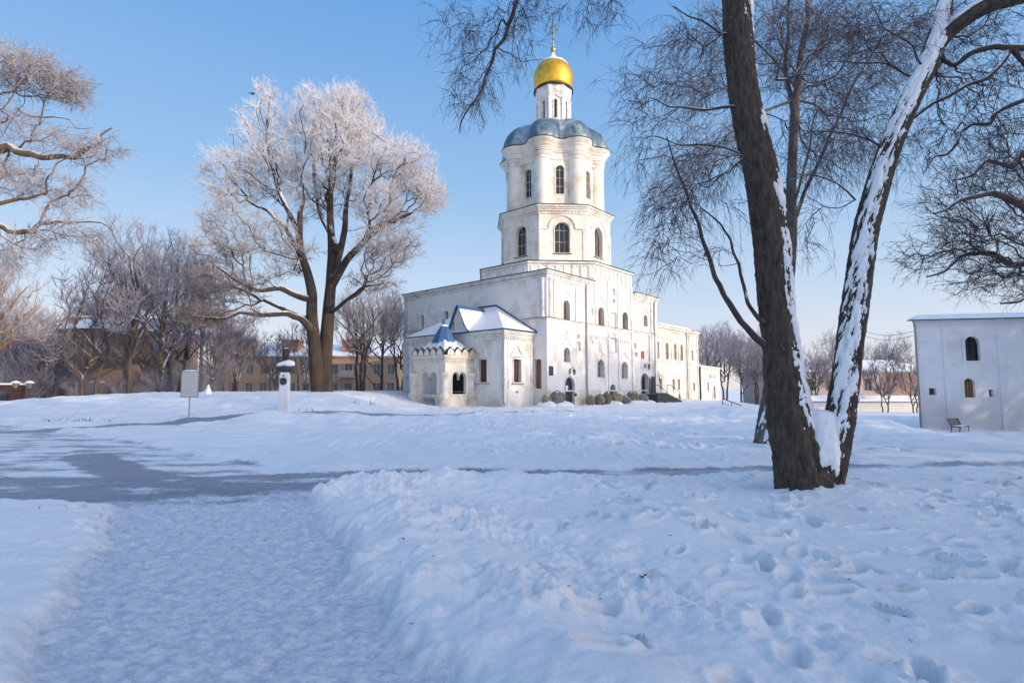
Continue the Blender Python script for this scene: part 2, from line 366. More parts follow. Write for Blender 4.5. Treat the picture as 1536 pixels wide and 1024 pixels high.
def H(x, y, detail=True):
    x = np.asarray(x, float); y = np.asarray(y, float)
    z = Hs(x, y); pc, pL, pB, fp, dr, dl = fields(x, y)
    near = 1-ss(12, 26, y)
    path = np.maximum(np.maximum(pc, pL), fp)
    path = np.maximum(path, pB*.25)
    bank = .09+.03*near*ss(0, -3, x)
    off = bank + .05*fbm(x*.35, y*.35, 1, 3)
    berm = .17*np.exp(-((dr-.75-.25*vn(x*1.1, y*1.1, 4))/.6)**2)*(1-ss(7.6, 9.4, y))*(1+.7*vn(x*1.3, y*1.3, 6))
    bermc = .22*np.exp(-((y-9.1-.17*x)/.55)**2)*ss(-3.6, -2, x)*(1-ss(-1, 2.5, x))*(1+.8*vn(x*1.1, y*.8, 9))
    berml = .06*ss(0, .8, dl)*(1-ss(7.9, 9.2, y))
    z = z+off*(1-path)+(berm+bermc+berml)*(1-path)
    z = z+.55*np.exp(-((x-12)/2.6)**2-((y-30)/3)**2)+.35*np.exp(-((x-16)/3)**2-((y-27)/2)**2)+.4*np.exp(-((x-30)/6)**2-((y-35)/1.5)**2)
    z = z+.4*np.exp(-((x+7.3)/1.6)**2-((y-25)/1)**2)+.3*np.exp(-((x+10.6)/1.6)**2-((y-24.8)/1)**2)
    z = z+.13*np.exp(-(((x-1.75)/.75)**2+((y-6.5)/.85)**2)**1.4)
    z = z+.15*np.exp(-(((x-4.9)/.95)**2+((y-8.05)/.6)**2))
    if not detail: return z
    # churned snow
    smooth_m = np.exp(-(((x-1.75)/.85)**2+((y-6.5)/.95)**2)**2)
    ch = (1-np.maximum(path, pB))*(1-smooth_m)
    cl = ss(-.3, .4, dr)*(.25+.75*ss(-.25, .3, fbm(x*.8+3, y*.8, 71, 2)))*(1-ss(1.6, 4.2, dr-.4*vn(x*.7, y*.7, 44)))*(1-ss(8.5, 10, y))
    patchy = ss(-.1, .5, fbm(x*.45+7, y*.6, 21, 3))
    amp = np.clip(.04+.85*cl+.3*patchy*near+.35*ss(10, 13, y)*patchy+.35*np.exp(-((y-9.4-.17*x)/1.2)**2), 0, 1.1)*ch
    c1 = cell(x*2.6+.35*vn(x*3, y*3, 50), y*2.6, 31); c2 = cell(x*6.2, y*6.2, 32)
    c3 = cell(x*13, y*13, 35)
    z = z+amp*1.0*(.17*(.55-c1)*ss(-.35, .35, vn(x*1.6, y*1.6, 33))+.085*(.5-c2)*ss(-.4, .2, vn(x*2.3, y*2.3, 34))+.034*(.5-c3)*(ss(-.2, .3, vn(x*3.3, y*3.3, 39))+.9*cl)+.012*cl*(.5-cell(x*24, y*24, 38)))
    z = z+amp*.065*fbm(x*1.7, y*1.7, 36, 5, .62)
    far = ss(10, 20, y)
    z = z+ch*far*(.10*fbm(x*.5, y*.9, 41, 4, .6)*(1-ss(60, 90, y))+.05*patchy*fbm(x*2.1, y*2.1, 42, 3))
    z = z+ch*.012*fbm(x*4, y*4, 37, 3)
    z = z+np.maximum(fp, pc*.6)*(.017*fbm(x*6, y*5, 51, 4, .65)+.02*(.5-cell(x*8, y*6, 52))+.009*(.5-cell(x*17, y*12, 53)))
    for fx, fy, a, d, s in FEET:
        near_i = (np.abs(x-fx) < .5) & (np.abs(y-fy) < .5)
        if not near_i.any(): continue
        xx = x[near_i]-fx; yy = y[near_i]-fy
        u = (xx*math.sin(a)+yy*math.cos(a))/(.17*s); v = (xx*math.cos(a)-yy*math.sin(a))/(.075*s)
        q = np.sqrt(u*u+v*v); q = q+.25*vn(xx*9+fx*7, yy*9+fy*5, 60)
        dz = -d*(1-ss(.7, 1.05, q))+.3*d*np.exp(-((q-1.35)/.28)**2)
        z[near_i] += dz*(1-.9*path[near_i])
    return z
def gz(x, y): return float(H(np.array([x]), np.array([y]), False)[0])
def axis(lo, hi, c0, c1, d0, growth, dmax):
    a = [c0]
    while a[-1] < c1: a.append(a[-1]+d0)
    d = d0
    while a[-1] < hi: d = min(d*growth, dmax(a[-1])); a.append(a[-1]+d)
    b = [c0]; d = d0
    while b[-1] > lo: d = min(d*growth, dmax(b[-1])); b.append(b[-1]-d)
    return np.array(b[:0:-1]+a)
mx = lambda q: .12 if abs(q) < 22 else (.5 if abs(q) < 60 else 25)
my = lambda q: .16 if 0 < q < 34 else (.4 if 0 < q < 70 else 25)
gx = axis(-700, 900, -5, 6, .022, 1.03, mx); gy = axis(-300, 1500, 2.5, 8.5, .02, 1.022, my)
XX, YY = np.meshgrid(gx, gy); ZZ = H(XX, YY)
nxg, nyg = len(gx), len(gy)
idx = np.arange(nxg*nyg).reshape(nyg, nxg)
Q = np.stack([idx[:-1,:-1], idx[:-1,1:], idx[1:,1:], idx[1:,:-1]], -1).reshape(-1, 4)
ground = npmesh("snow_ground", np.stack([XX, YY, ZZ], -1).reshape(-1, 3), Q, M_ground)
tag(ground, None, None, kind="structure")
pc, pL, pB, fp, dr_, dl_ = fields(XX, YY)
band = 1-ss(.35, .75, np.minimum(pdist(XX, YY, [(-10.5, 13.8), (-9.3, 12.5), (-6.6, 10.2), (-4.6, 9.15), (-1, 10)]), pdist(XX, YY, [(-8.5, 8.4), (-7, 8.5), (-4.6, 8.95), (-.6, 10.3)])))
ice_tone = np.clip(np.maximum(np.maximum(pc*(.74-.05*ss(-2, 3, XX)), pL*.5), np.maximum(pB*1.15, band*(.95-.3*ss(-2, 0, XX))))-.2*fp, 0, 1.2)  # back path and right cross path carry painted shade of their cut edges
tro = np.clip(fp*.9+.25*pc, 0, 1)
col = np.zeros((nxg*nyg, 4), np.float32); col[:, 0] = np.clip(ice_tone.ravel(), 0, 1); col[:, 1] = tro.ravel(); col[:, 3] = 1
ca = ground.data.color_attributes.new("ice_tone", 'FLOAT_COLOR', 'POINT'); ca.data.foreach_set("color", col.ravel())

# ------------------------------------------------------------------ trees
def tubes_np(P, Rr, k):
    # P (B,N,3) R (B,N) -> verts, quads
    B, N, _ = P.shape
    T = np.empty_like(P); T[:, 1:-1] = P[:, 2:]-P[:, :-2]; T[:, 0] = P[:, 1]-P[:, 0]; T[:, -1] = P[:, -1]-P[:, -2]
    T /= np.linalg.norm(T, axis=2, keepdims=True)+1e-9
    A = np.empty_like(T); ref = np.where(np.abs(T[:, 0, 2:3]) > .8, np.array([[1., 0, 0]]), np.array([[0, 0, 1.]]))
    a = np.cross(T[:, 0], ref); a /= np.linalg.norm(a, axis=1, keepdims=True)+1e-9; A[:, 0] = a
    for i in range(1, N):
        a = a-T[:, i]*(a*T[:, i]).sum(1, keepdims=True); a /= np.linalg.norm(a, axis=1, keepdims=True)+1e-9; A[:, i] = a
    Bn = np.cross(T, A)
    th = np.arange(k)*2*np.pi/k
    V = P[:, :, None, :]+Rr[:, :, None, None]*(A[:, :, None, :]*np.cos(th)[None, None, :, None]+Bn[:, :, None, :]*np.sin(th)[None, None, :, None])
    id_ = np.arange(B*N*k).reshape(B, N, k); n2 = np.roll(id_, -1, 2)
    Qd = np.stack([id_[:, :-1], n2[:, :-1], n2[:, 1:], id_[:, 1:]], -1).reshape(-1, 4)
    return V.reshape(-1, 3), Qd
class Acc:
    def __init__(s): s.V = []; s.Q = []; s.n = 0
    def add(s, V, Q): s.V.append(V); s.Q.append(Q+s.n); s.n += len(V)
    def tubes(s, P, R, k): s.add(*tubes_np(P, R, k))
    def build(s, name, m, parent, origin=(0,0,0)):
        if not s.V: return None
        return npmesh(name, np.concatenate(s.V)-np.array(origin), np.concatenate(s.Q), m, parent)
def mst(pts, init, ipar, bf=.35):
    n0 = len(init); n = len(pts)
    pos = np.empty((n0+n, 3)); pos[:n0] = init; par = list(ipar)+[0]*n; pl = np.zeros(n0+n)
    for i in range(n0):
        if ipar[i] >= 0: pl[i] = pl[ipar[i]]+np.linalg.norm(init[i]-init[ipar[i]])
    dd = np.linalg.norm(pts[:, None]-pos[None, :n0], axis=2)+bf*pl[None, :n0]
    bp = dd.argmin(1); bc = dd.min(1); alive = np.ones(n, bool); c = n0
    for _ in range(n):
        j = int(np.argmin(np.where(alive, bc, 1e9))); alive[j] = False
        p = bp[j]; pos[c] = pts[j]; par[c] = int(p); pl[c] = pl[p]+np.linalg.norm(pts[j]-pos[p])
        nd = np.linalg.norm(pts-pts[j], axis=1)+bf*pl[c]
        u = nd < bc; bc[u] = nd[u]; bp[u] = c; c += 1
    return pos, np.array(par)
def skeleton(pos, par, r0, p, minr=None):
    n = len(pos); ch = [[] for _ in range(n)]
    for i in range(n):
        if par[i] >= 0: ch[par[i]].append(i)
    order = []; st = [i for i in range(n) if par[i] < 0]
    while st:
        a = st.pop(); order.append(a); st += ch[a]
    rr = np.full(n, r0)
    for a in reversed(order):
        if ch[a]: rr[a] = sum(rr[c]**p for c in ch[a])**(1/p)
    if minr is not None:
        m = minr > 0; rr[m] = minr[m]
        for a in order:
            if par[a] >= 0 and not (minr[a] > 0): rr[a] = min(rr[a], rr[par[a]]*.92)
    chains = []
    key = lambda q: rr[q]+(100 if (minr is not None and minr[q] > 0 and par[q] == q-1) else 0)
    for a in order:
        for c in ch[a] if par[a] >= 0 or True else []:
            main = max(ch[a], key=key)
            if c != main or par[a] < 0:
                l = [a, c]
                while ch[l[-1]]: l.append(max(ch[l[-1]], key=key))
                chains.append(l)
    return rr, chains, ch
def cat_rom(P, R, s):
    n = len(P); Pe = np.vstack([2*P[0]-P[1], P, 2*P[-1]-P[-2]]); out = []; ro = []
    t = np.arange(s)/s; t = t[:, None]
    for i in range(n-1):
        a, b, c, d = Pe[i], Pe[i+1], Pe[i+2], Pe[i+3]
        out.append(.5*((2*b)+(-a+c)*t+(2*a-5*b+4*c-d)*t*t+(-a+3*b-3*c+d)*t**3)); ro.append(R[i]*(1-t[:, 0])+R[i+1]*t[:, 0])
    out.append(P[-1:]); ro.append(R[-1:])
    return np.vstack(out), np.concatenate(ro)
def twig_lines(rs, B, D, L, r0, npt=4, spread=.9, droop=0., up=0., wig=.25, taper=.3):
    n = len(B); D = D+rs.normal(0, spread, D.shape); D /= np.linalg.norm(D, axis=1, keepdims=True)+1e-9
    D[:, 2] += up; D /= np.linalg.norm(D, axis=1, keepdims=True)+1e-9
    P = np.empty((n, npt, 3)); P[:, 0] = B; seg = (L/(npt-1))[:, None]; d = D.copy()
    for i in range(1, npt):
        P[:, i] = P[:, i-1]+d*seg
        d = d+rs.normal(0, wig, d.shape); d[:, 2] -= droop; d /= np.linalg.norm(d, axis=1, keepdims=True)+1e-9
    R = r0[:, None]*np.linspace(1, taper, npt)[None]
    return P, R
def sub_bases(rs, P, m, lo=.15):
    n, k, _ = P.shape; i = np.repeat(np.arange(n), m); t = rs.uniform(lo, 1, n*m)*(k-1)*.999; j = t.astype(int); f = (t-j)[:, None]
    return P[i, j]*(1-f)+P[i, j+1]*f, P[i, j+1]-P[i, j]
def unit(v): return v/(np.linalg.norm(v, axis=1, keepdims=True)+1e-9)
def make_tree(name, seed, init_lines, ells, npts, r0, p, bf=.35, base_pt=(0,0,0), thick=.05, tw=None, mats=(None, None), k_big=10, jit=.12, minz=None, carve=.3, jr=.035, label=None, cat="tree", group=None, snowm=None):
    """init_lines: list of (points, radii, attach) ; ells: list of (centre, radii, weight)"""
    rs = np.random.RandomState(seed)
    pos = []; par = []; mr = []; 
    for pts, rad, att in init_lines:
        pts = [np.array(q, float) for q in pts]
        for i, q in enumerate(pts):
            if i == 0:
                if att is None: par.append(-1)
                else:
                    d = [np.linalg.norm(q-z) for z in pos]; j = int(np.argmin(d)); par.append(j)
            else: par.append(len(pos)-1)
            pos.append(q); mr.append(rad[0]+(rad[1]-rad[0])*i/(len(pts)-1) if len(rad) == 2 else rad[i])
    wsum = sum(e[2] for e in ells); pts = []
    for c, r, wt in ells:
        m = int(npts*wt/wsum); u = unit(rs.normal(size=(m, 3))); q = rs.uniform(0, 1, (m, 1))**(1/2.4)
        pts.append(np.array(c)+u*q*np.array(r))
    pts = np.vstack(pts); ext = np.ptp(pts, axis=0).max(); fq = 9/ext if carve else 1
    if carve:
        cn = vn(pts[:, 0]*fq+seed, pts[:, 2]*fq, seed)+vn(pts[:, 1]*fq+seed, pts[:, 2]*fq*1.1+3, seed+1)
        pts = pts[cn > np.quantile(cn, carve)]
    if minz is not None: pts = pts[pts[:, 2] > minz]
    P0, par = mst(pts, np.array(pos), par, bf)
    minr = np.zeros(len(P0)); minr[:len(mr)] = mr
    rr, chains, ch = skeleton(P0, par, r0, p, minr)
    # jitter
    big = Acc(); small = Acc(); bylen = {}
    for l in chains:
        P = P0[l]; R = rr[l].copy(); 
        if len(R) > 1 and l[0] >= 0: R[0] = min(R[0], R[1]*1.25)
        if len(P) < 2: continue
        mid = (P[1:]+P[:-1])/2; ln = np.linalg.norm(P[1:]-P[:-1], axis=1, keepdims=True)
        amt = jit*np.minimum(ln, 1.5)*np.clip(jr/np.maximum(R[1:], .001), .04, 1)[:, None]
        mid = mid+rs.normal(0, 1, mid.shape)*amt; 
        PP = np.empty((2*len(P)-1, 3)); PP[::2] = P; PP[1::2] = mid; RR = np.empty(len(PP)); RR[::2] = R; RR[1::2] = (R[1:]+R[:-1])/2
        PP, RR = cat_rom(PP, RR, 2)
        kk = k_big if RR.max() > thick*2.5 else (6 if RR.max() > thick else 3)
        bylen.setdefault((len(PP), kk), []).append((PP, RR))
    for (n, kk), lst in bylen.items():
        (big if kk > 3 else small).tubes(np.stack([a for a, b in lst]), np.stack([b for a, b in lst]), kk)
    # twigs
    n0 = len(mr); ids = np.array([i for i in range(n0, len(P0)) if rr[i] < tw['rmax']])
    B = np.repeat(P0[ids], tw['n'], 0); D = np.repeat(unit(P0[ids]-P0[par[ids]]), tw['n'], 0)
    fr = rs.uniform(0, 1, (len(B), 1)); B = B-(np.repeat(P0[ids]-P0[par[ids]], tw['n'], 0))*fr
    L = rs.uniform(.5, 1.3, len(B))*tw['len']
    P1, R1 = twig_lines(rs, B, D, L, np.full(len(B), tw['r']), tw.get('npt', 4), tw.get('spread', .6), tw.get('droop', 0), tw.get('up', 0), tw.get('wig', .2))
    small.tubes(P1, R1, 3)
    b2, d2 = sub_bases(rs, P1, tw['sub']); L2 = rs.uniform(.4, 1.2, len(b2))*tw['len2']
    P2, R2 = twig_lines(rs, b2, unit(d2), L2, np.full(len(b2), tw.get('r2', tw['r']*.7)), tw.get('npt2', 3), tw.get('spread2', .5), tw.get('droop2', tw.get('droop', 0)), tw.get('up', 0), .2)
    small.tubes(P2, R2, 3)
    root = thing(name, base_pt, 0, label, cat, group)
    big.build("trunk", mats[0], root, base_pt); small.build("crown", mats[1], root, base_pt)
    return root

# ------------------------------------------------------------------ church
KX, KY = 3.026, 47.42
church = thing("church", (KX, KY, 0), R_(48.7), "large white plastered church with a tall tower, blue ribbed roof and a gold onion dome", "church")
def arch2(u0, u1, v0, v1, arched=True, n=10):
    if not arched: return [(u0, v0), (u1, v0), (u1, v1), (u0, v1)]
    r = (u1-u0)/2; c = (u0+u1)/2; vs = v1-r*arched
    return [(u0, v0), (u1, v0)]+[(c+r*math.cos(t), vs+r*arched*math.sin(t)) for t in [math.pi*i/n for i in range(n+1)]]
class Wall:
    """a flat wall: origin O, unit u along, v up, outward normal N; holes with real reveals"""
    def __init__(s, O, u, N): s.O = Vector(O); s.u = Vector(u).normalized(); s.N = Vector(N).normalized(); s.holes = []
    def P(s, a, b, d=0): return s.O+s.u*a+Vector((0, 0, b))+s.N*d
    def emit(s, mb, outline, depth=.35):
        polys = [outline]+[h for h in s.holes]; flat = [q for p in polys for q in p]
        tri = geometry.tessellate_polygon([[Vector((a, b, 0)) for a, b in p] for p in polys])
        mb.add([s.P(a, b) for a, b in flat], [tuple(t) for t in tri])
        for h in s.holes:
            n = len(h); mb.add([s.P(a, b) for a, b in h]+[s.P(a, b, -depth) for a, b in h], [(i, (i+1) % n, n+(i+1) % n, n+i) for i in range(n)])
    def strip(s, mb, a0, a1, b0, b1, d0, d1):
        vs = [s.P(a, b, d) for d in (d0, d1) for a, b in ((a0, b0), (a1, b0), (a1, b1), (a0, b1))]
        mb.add(vs, [(0,3,2,1),(4,5,6,7),(0,1,5,4),(1,2,6,5),(2,3,7,6),(3,0,4,7)])
    def band(s, mb, inner, outer, d):   # raised frame between two outlines of equal length
        n = len(inner); I = [s.P(a, b, .0) for a, b in inner]; I2 = [s.P(a, b, d) for a, b in inner]; O2 = [s.P(a, b, d) for a, b in outer]; O = [s.P(a, b, 0) for a, b in outer]
        fs = []
        for i in range(n):
            j = (i+1) % n; fs += [(n+i, n+j, 2*n+j, 2*n+i), (2*n+i, 2*n+j, 3*n+j, 3*n+i), (i, j, n+j, n+i)]
        mb.add(I+I2+O2+O, fs)
def poly_face(mb, W, pts, d): mb.add([W.P(a, b, d) for a, b in pts], [tuple(range(len(pts)))])
def window(W, parent, c, w_, v0, v1, arched=1, depth=.35, frame=None, pane=None, bars=(1, 2), sur=.12, mt=None, hole=True, name="window", sill=False):
    a0, a1 = c-w_/2, c+w_/2; h = arch2(a0, a1, v0, v1, arched)
    if hole: W.holes.append(h)
    b = MB(); out = [(c+(x-c)*(1+2*sur/w_), (v0-sur*.6 if y <= v0+1e-6 else y+(sur if y > (v0+v1)/2 else 0))) for x, y in h]
    if sur: W.band(b, h, out, .05)
    if sill: W.strip(b, a0-.22, a1+.22, v0-.16, v0-.07, 0, .14)
    o = b.build(name, mt or M_trim, parent)
    pb = MB(); poly_face(pb, W, h, -depth+.01); pb.build("pane", pane or M_glass, o)
    fb = MB(); t = .045; z = -depth+.05
    W.strip(fb, a0, a0+t*1.3, v0, v1-(w_/2 if arched else 0), z-.03, z+.03); W.strip(fb, a1-t*1.3, a1, v0, v1-(w_/2 if arched else 0), z-.03, z+.03)
    W.strip(fb, a0+t*1.3, a1-t*1.3, v0, v0+t*1.3, z-.03, z+.03)
    for i in range(bars[0]):
        x = a0+w_*(i+1)/(bars[0]+1); k = math.sqrt(max(0, 1-((x-c)/(w_/2))**2)) if arched else 1
        W.strip(fb, x-t/2, x+t/2, v0+t*1.3, v1-(w_/2)*(1-k)*(1 if arched else 0), z-.025, z+.022)
    for i in range(bars[1]):
        y = v0+(v1-v0-(w_/2 if arched else 0))*(i+1)/(bars[1]+(0 if arched else 1)); W.strip(fb, a0+t*1.3, a1-t*1.3, y-t/2, y+t/2, z-.02, z+.018)
    fb.build("frame", frame or M_fr, o)
    return o
def cornice(W, mb, a0, a1, z, prof=((.0, .35, .08), (.35, .5, .18), (.5, .66, .3)), e=0):
    for lo, hi, d in prof: W.strip(mb, a0-d*e, a1+d*e, z+lo, z+hi-.004, 0.002, d)
XW = 20.7
S = Wall((0, 0, 0), (1, 0, 0), (0, -1, 0))
walls = MB(); trim = MB(); flash = MB()
WIN = MB()
for c, w_, a, b, kw in [(2.9, 1.02, 7.62, 9.62, {}), (8.74, 1.15, 7.6, 9.62, {}), (13.45, 1.2, 7.6, 9.65, {}), (17.93, .9, 8.5, 9.8, {}),
                        (2.9, 1.0, 3.98, 5.32, {}), (8.58, 1.25, 2.7, 4.45, {}), (13.15, 1.25, 2.65, 4.4, {})]:
    window(S, church, c, w_, a, b, 1, .5, frame=M_shut if a > 7 else M_fr, pane=M_curt if a < 7 else M_shut if c < 10 and a > 7 and c > 5 else M_curt, bars=(1, 2), sur=.1)
o = window(S, church, 10.72, 1.1, .9, 2.05, 1, .4, sur=.06); b = MB(); S.strip(b, 10.0, 11.65, .72, .84, .003, .35); b.build("sill", M_bluep, o)
# doors
def door(c, w_, v0, v1, depth, leaf_open=False):
    h = arch2(c-w_/2, c+w_/2, v0, v1, 1); S.holes.append(h); b = MB(); poly_face(b, S, h, -depth+.015)
    for dx in (-.25, .25):
        for zz in (.2, 1.05): S.strip(b, c+dx*w_-.16*w_, c+dx*w_+.16*w_, v0+zz, v0+zz+.65, -depth+.02, -depth+.045)
    o = b.build("door", M_door, church); f = MB(); out = [(c+(x-c)*1.18, y+(.14 if y > v0+.1 else 0)) for x, y in h]; S.band(f, h, out, .05); f.build("door_surround", M_trim, o)
    return o
d1 = door(3.3, 1.5, .02, 2.68, .28); b = MB(); S.strip(b, 3.0, 3.35, 1.35, 1.9, -.22, -.2); b.build("notice", M_paper, d1)
b = MB(); S.strip(b, 3.75, 3.8, 1.05, 1.25, -.21, -.17); b.build("handle", M_brass, d1)
d2 = door(17.5, 1.7, 1.0, 3.3, .45)
b = MB(); b.box(18.38, 19.3, -.42, -.36, 1.03, 2.95); b.box(18.5, 18.85, -.45, -.42, 1.2, 2.7); b.box(18.93, 19.2, -.45, -.42, 1.2, 2.7); b.build("open_leaf", M_door, d2)
b = MB(); S.strip(b, 16.85, 17.15, 1.95, 2.3, -.42, -.4); b.build("notice", M_paper, d2)
# niches (shallow)
for a0, a1, b0, b1 in [(10.4, 11.7, 5.3, 6.75), (10.35, 11.7, 7.75, 9.35), (4.55, 5.1, 5.1, 5.95), (4.55, 4.95, 6.25, 6.65), (10.9, 11.5, 10.3, 10.75), (10.9, 11.5, 11.1, 11.8), (7.0, 7.28, 8.66, 9.33), (15.2, 15.75, 5.9, 6.5), (15.3, 15.95, 5.0, 5.5)]:
    S.holes.append(arch2(a0, a1, b0, b1, 0)); poly_face(walls, S, arch2(a0, a1, b0, b1, 0), -.2)
    o = MB(); S.band(o, arch2(a0, a1, b0, b1, 0), arch2(a0-.09, a1+.09, b0-.09, b1+.09, 0), .04); o.build("niche_frame", M_trim, church)
ZC = 11.35
S.emit(walls, [(0, -.6), (XW, -.6), (XW, 11.9), (15.0, 11.9), (15.0, 14.0), (7.6, 14.0), (7.6, 11.9), (0, 11.9)], .5)
# west wall
Wt = Wall((0, 20, 0), (0, -1, 0), (-1, 0, 0))
def wy(y): return 20-y
window(Wt, church, wy(16.8), .55, 8.05, 9.45, 1, .3, pane=M_curt, sur=.22)
window(Wt, church, wy(13.0), .6, 8.6, 9.5, 0, .4)
window(Wt, church, wy(9.9), .7, 8.9, 9.75, 1, .4, sur=.1)
window(Wt, church, wy(1.02), .78, 1.6, 4.2, .4, .35, pane=M_shut, frame=M_shut, bars=(0, 0), sur=.0)
Wt.emit(walls, [(0, -.6), (20, -.6), (20, 11.9), (0, 11.9)], .5)
# back and east side of the main block
E_ = Wall((XW, 0, 0), (0, 1, 0), (1, 0, 0)); E_.emit(walls, [(0, -.6), (20, -.6), (20, 11.9), (0, 11.9)])
N_ = Wall((0, 20, 0), (1, 0, 0), (0, 1, 0)); N_.emit(walls, [(0, -.6), (XW, -.6), (XW, 11.9), (0, 11.9)])
for zz, d in ((7.62, .07), (7.7, .12)): S.strip(trim, -d, XW+d, zz, zz+.07, .002, d); Wt.strip(trim, 0, 20.0, zz, zz+.07, .002, d)
S.strip(flash, -.14, XW+.1, 7.775, 7.81, .002, .15); Wt.strip(flash, -.1, 20-.002, 7.775, 7.81, .002, .15)
S.strip(trim, .0, XW, 1.36, 1.46, .002, .05); S.strip(trim, 0, XW, -.6, 1.36, .002, .035) if False else None
Wt.strip(trim, 18.55, 20, 1.36, 1.46, .002, .05)
PR = ((0, .12, .07), (.12, .22, .14), (.3, .46, .16), (.46, .6, .3))
for a0, a1 in ((-.0, 7.3), (15.3, XW)): cornice(S, trim, a0, a1, 11.35, PR, 0)
cornice(Wt, trim, 0, 20, 11.35, PR, 0); cornice(E_, trim, 0, 20, 11.35, PR, 0)
for d, lo, hi in ((.07, 0, .12), (.14, .12, .22), (.16, .3, .46), (.3, .46, .6)):  # corner blocks
    trim.box(-d, -.001, -d, -.001, 11.35+lo+.002, 11.35+hi-.006); trim.box(XW+.001, XW+d, -d, -.001, 11.35+lo+.002, 11.35+hi-.006)
S.strip(flash, -.36, 7.35, 11.96, 12.02, -.3, .37); S.strip(flash, 15.2, XW+.36, 11.96, 12.02, -.3, .37)
Wt.strip(flash, -.2, 19.7, 11.961, 12.019, -.3, .37); E_.strip(flash, .3, 20.2, 11.961, 12.019, -.3, .37)
# engaged columns near the corners, pilasters
def halfcol(mb, x, y, r, z0, z1): mb.lathe(x, y, [(r*1.35, z0), (r*1.35, z0+.12), (r*1.1, z0+.2), (r, z0+.32), (r, z1-.35), (r*1.15, z1-.3), (r*1.15, z1-.2), (r*1.4, z1-.1), (r*1.4, z1)], 14)
for x in (.42, 1.05): halfcol(trim, x, -.05, .2, 7.83, 11.33)
for x in (19.2, 19.9): halfcol(trim, x, -.05, .2, 7.83, 11.33)
for x in (18.75, 19.35, 20.1): halfcol(trim, x, -.03, .13, 4.7, 7.6)
for y in (.42,): halfcol(trim, -.03, y, .18, 7.83, 11.33)
for x0, x1, z0, z1 in ((7.62, 7.95, 7.82, 12.2), (10.0, 10.3, 7.82, 12.5), (11.85, 12.15, 7.82, 12.5), (14.65, 14.98, 7.82, 12.3), (9.95, 10.2, 1.5, 7.6), (11.9, 12.15, 1.5, 7.6), (6.1, 6.4, 1.5, 7.6), (14.7, 15.0, 1.5, 7.6), (4.3, 4.5, 7.82, 11.3), (19.95, 20.68, -.6, 4.6)):
    S.strip(trim, x0, x1, z0, z1, .002, .1)
Wt.strip(trim, .6, 1.0, -.6, 11.3, .002, .1); Wt.strip(trim, 19.0, 19.25, 7.83, 11.3, .002, .06)
# ornament: raised keel arches over windows, rows of blocks, square panels
def keel(W, mb, c, z, w_, h, d=.07, t=.11):
    o = []; i_ = []
    for k in range(13):
        s = -1+2*k/12; e = (1-abs(s)**1.7); hh = h*(e*.72+.28*max(0, 1-abs(s)*3.2))
        o.append((c+s*w_/2, z+hh)); i_.append((c+s*(w_/2-t), z+max(0, hh-t)))
    for k in range(12):
        a, b, cc, e = o[k], o[k+1], i_[k+1], i_[k]
        mb.add([W.P(*q, .002) for q in (a, b, cc, e)]+[W.P(*q, d) for q in (a, b, cc, e)], [(4,5,6,7), (0,1,5,4), (2,3,7,6)])
for c, z, w_, h in [(2.9, 9.85, 1.7, .8), (8.74, 9.9, 2.0, 1.0), (13.45, 9.9, 2.0, 1.0), (17.93, 10.0, 1.5, .7), (2.9, 5.5, 1.5, .9), (8.58, 4.75, 2.0, .75), (13.15, 4.7, 2.0, .75), (17.5, 3.75, 2.2, .7), (11.05, 6.85, 1.3, .5), (2.9, 6.3, .8, .6), (8.6, 5.5, .7, .5)]:
    keel(S, trim, c, z, w_, h)
for k in range(9):
    x = 6.55+k*.42; S.strip(trim, x, x+.26, 6.4, 6.66, .002, .08)
for k in range(6):
    x = 12.4+k*.42; S.strip(trim, x, x+.26, 6.35, 6.6, .002, .08)
for k in range(5): S.strip(trim, 7.1+k*.62, 7.45+k*.62, 5.95, 6.2, .002, .06)
S.strip(trim, 6.42, 9.93, 6.72, 6.8, .002, .07); S.strip(trim, 12.17, 14.68, 6.66, 6.74, .002, .07)
for k in range(38): S.strip(trim, .3+k*.19, .39+k*.19, 11.12, 11.32, .002, .07)
for k in range(28): S.strip(trim, 15.2+k*.19, 15.29+k*.19, 11.12, 11.32, .002, .07)
walls.build("wall", M_wall, church); trim.build("moulding", M_trim, church); 
# attic
Cx, Cy = 11.3, 7.6
AT = [(7.6, 0), (15.0, 0), (19.6, 4.6), (19.6, 10.8), (15.0, 15.2), (7.6, 15.2), (3.0, 10.8), (3.0, 4.6)]
am = MB(); 
for i in range(1, 8):
    a, b = AT[i], AT[(i+1) % 8]; am.add([(a[0], a[1], 11.8), (b[0], b[1], 11.8), (b[0], b[1], 14.0), (a[0], a[1], 14.0)], [(0, 1, 2, 3)])
at_t = MB()
for i in range(8):
    a, b = Vector((*AT[i], 0)), Vector((*AT[(i+1) % 8], 0)); u = (b-a); L = u.length; u.normalize(); n = Vector((u.y, -u.x, 0))
    Wn = Wall(a, u, n); Wn.strip(at_t, -.03, L+.03, 13.55, 13.68, .002, .09); Wn.strip(at_t, -.04, L+.04, 13.78, 13.97, .002, .2); Wn.strip(at_t, 0, L, 12.35, 12.47, .002, .09)
    Wn.strip(flash, -.1, L+.1, 13.99+i*.001, 14.04+i*.001, -.3, .3)
    m = int(L/.78)
    for k in range(m): Wn.strip(at_t, (k+.5)*L/m-.14, (k+.5)*L/m+.14, 12.47, 13.55, .002, .08)
am.build("attic_wall", M_wall, church); at_t.build("attic_panel_strips", M_trim, church)
rf = MB(); rf.prism([(.1, .1), (XW-.1, .1), (XW-.1, 19.9), (.1, 19.9)], 12.0, 12.9, True, [(3.2, 4), (XW-3.5, 4), (XW-3.5, 15), (3.2, 15)])
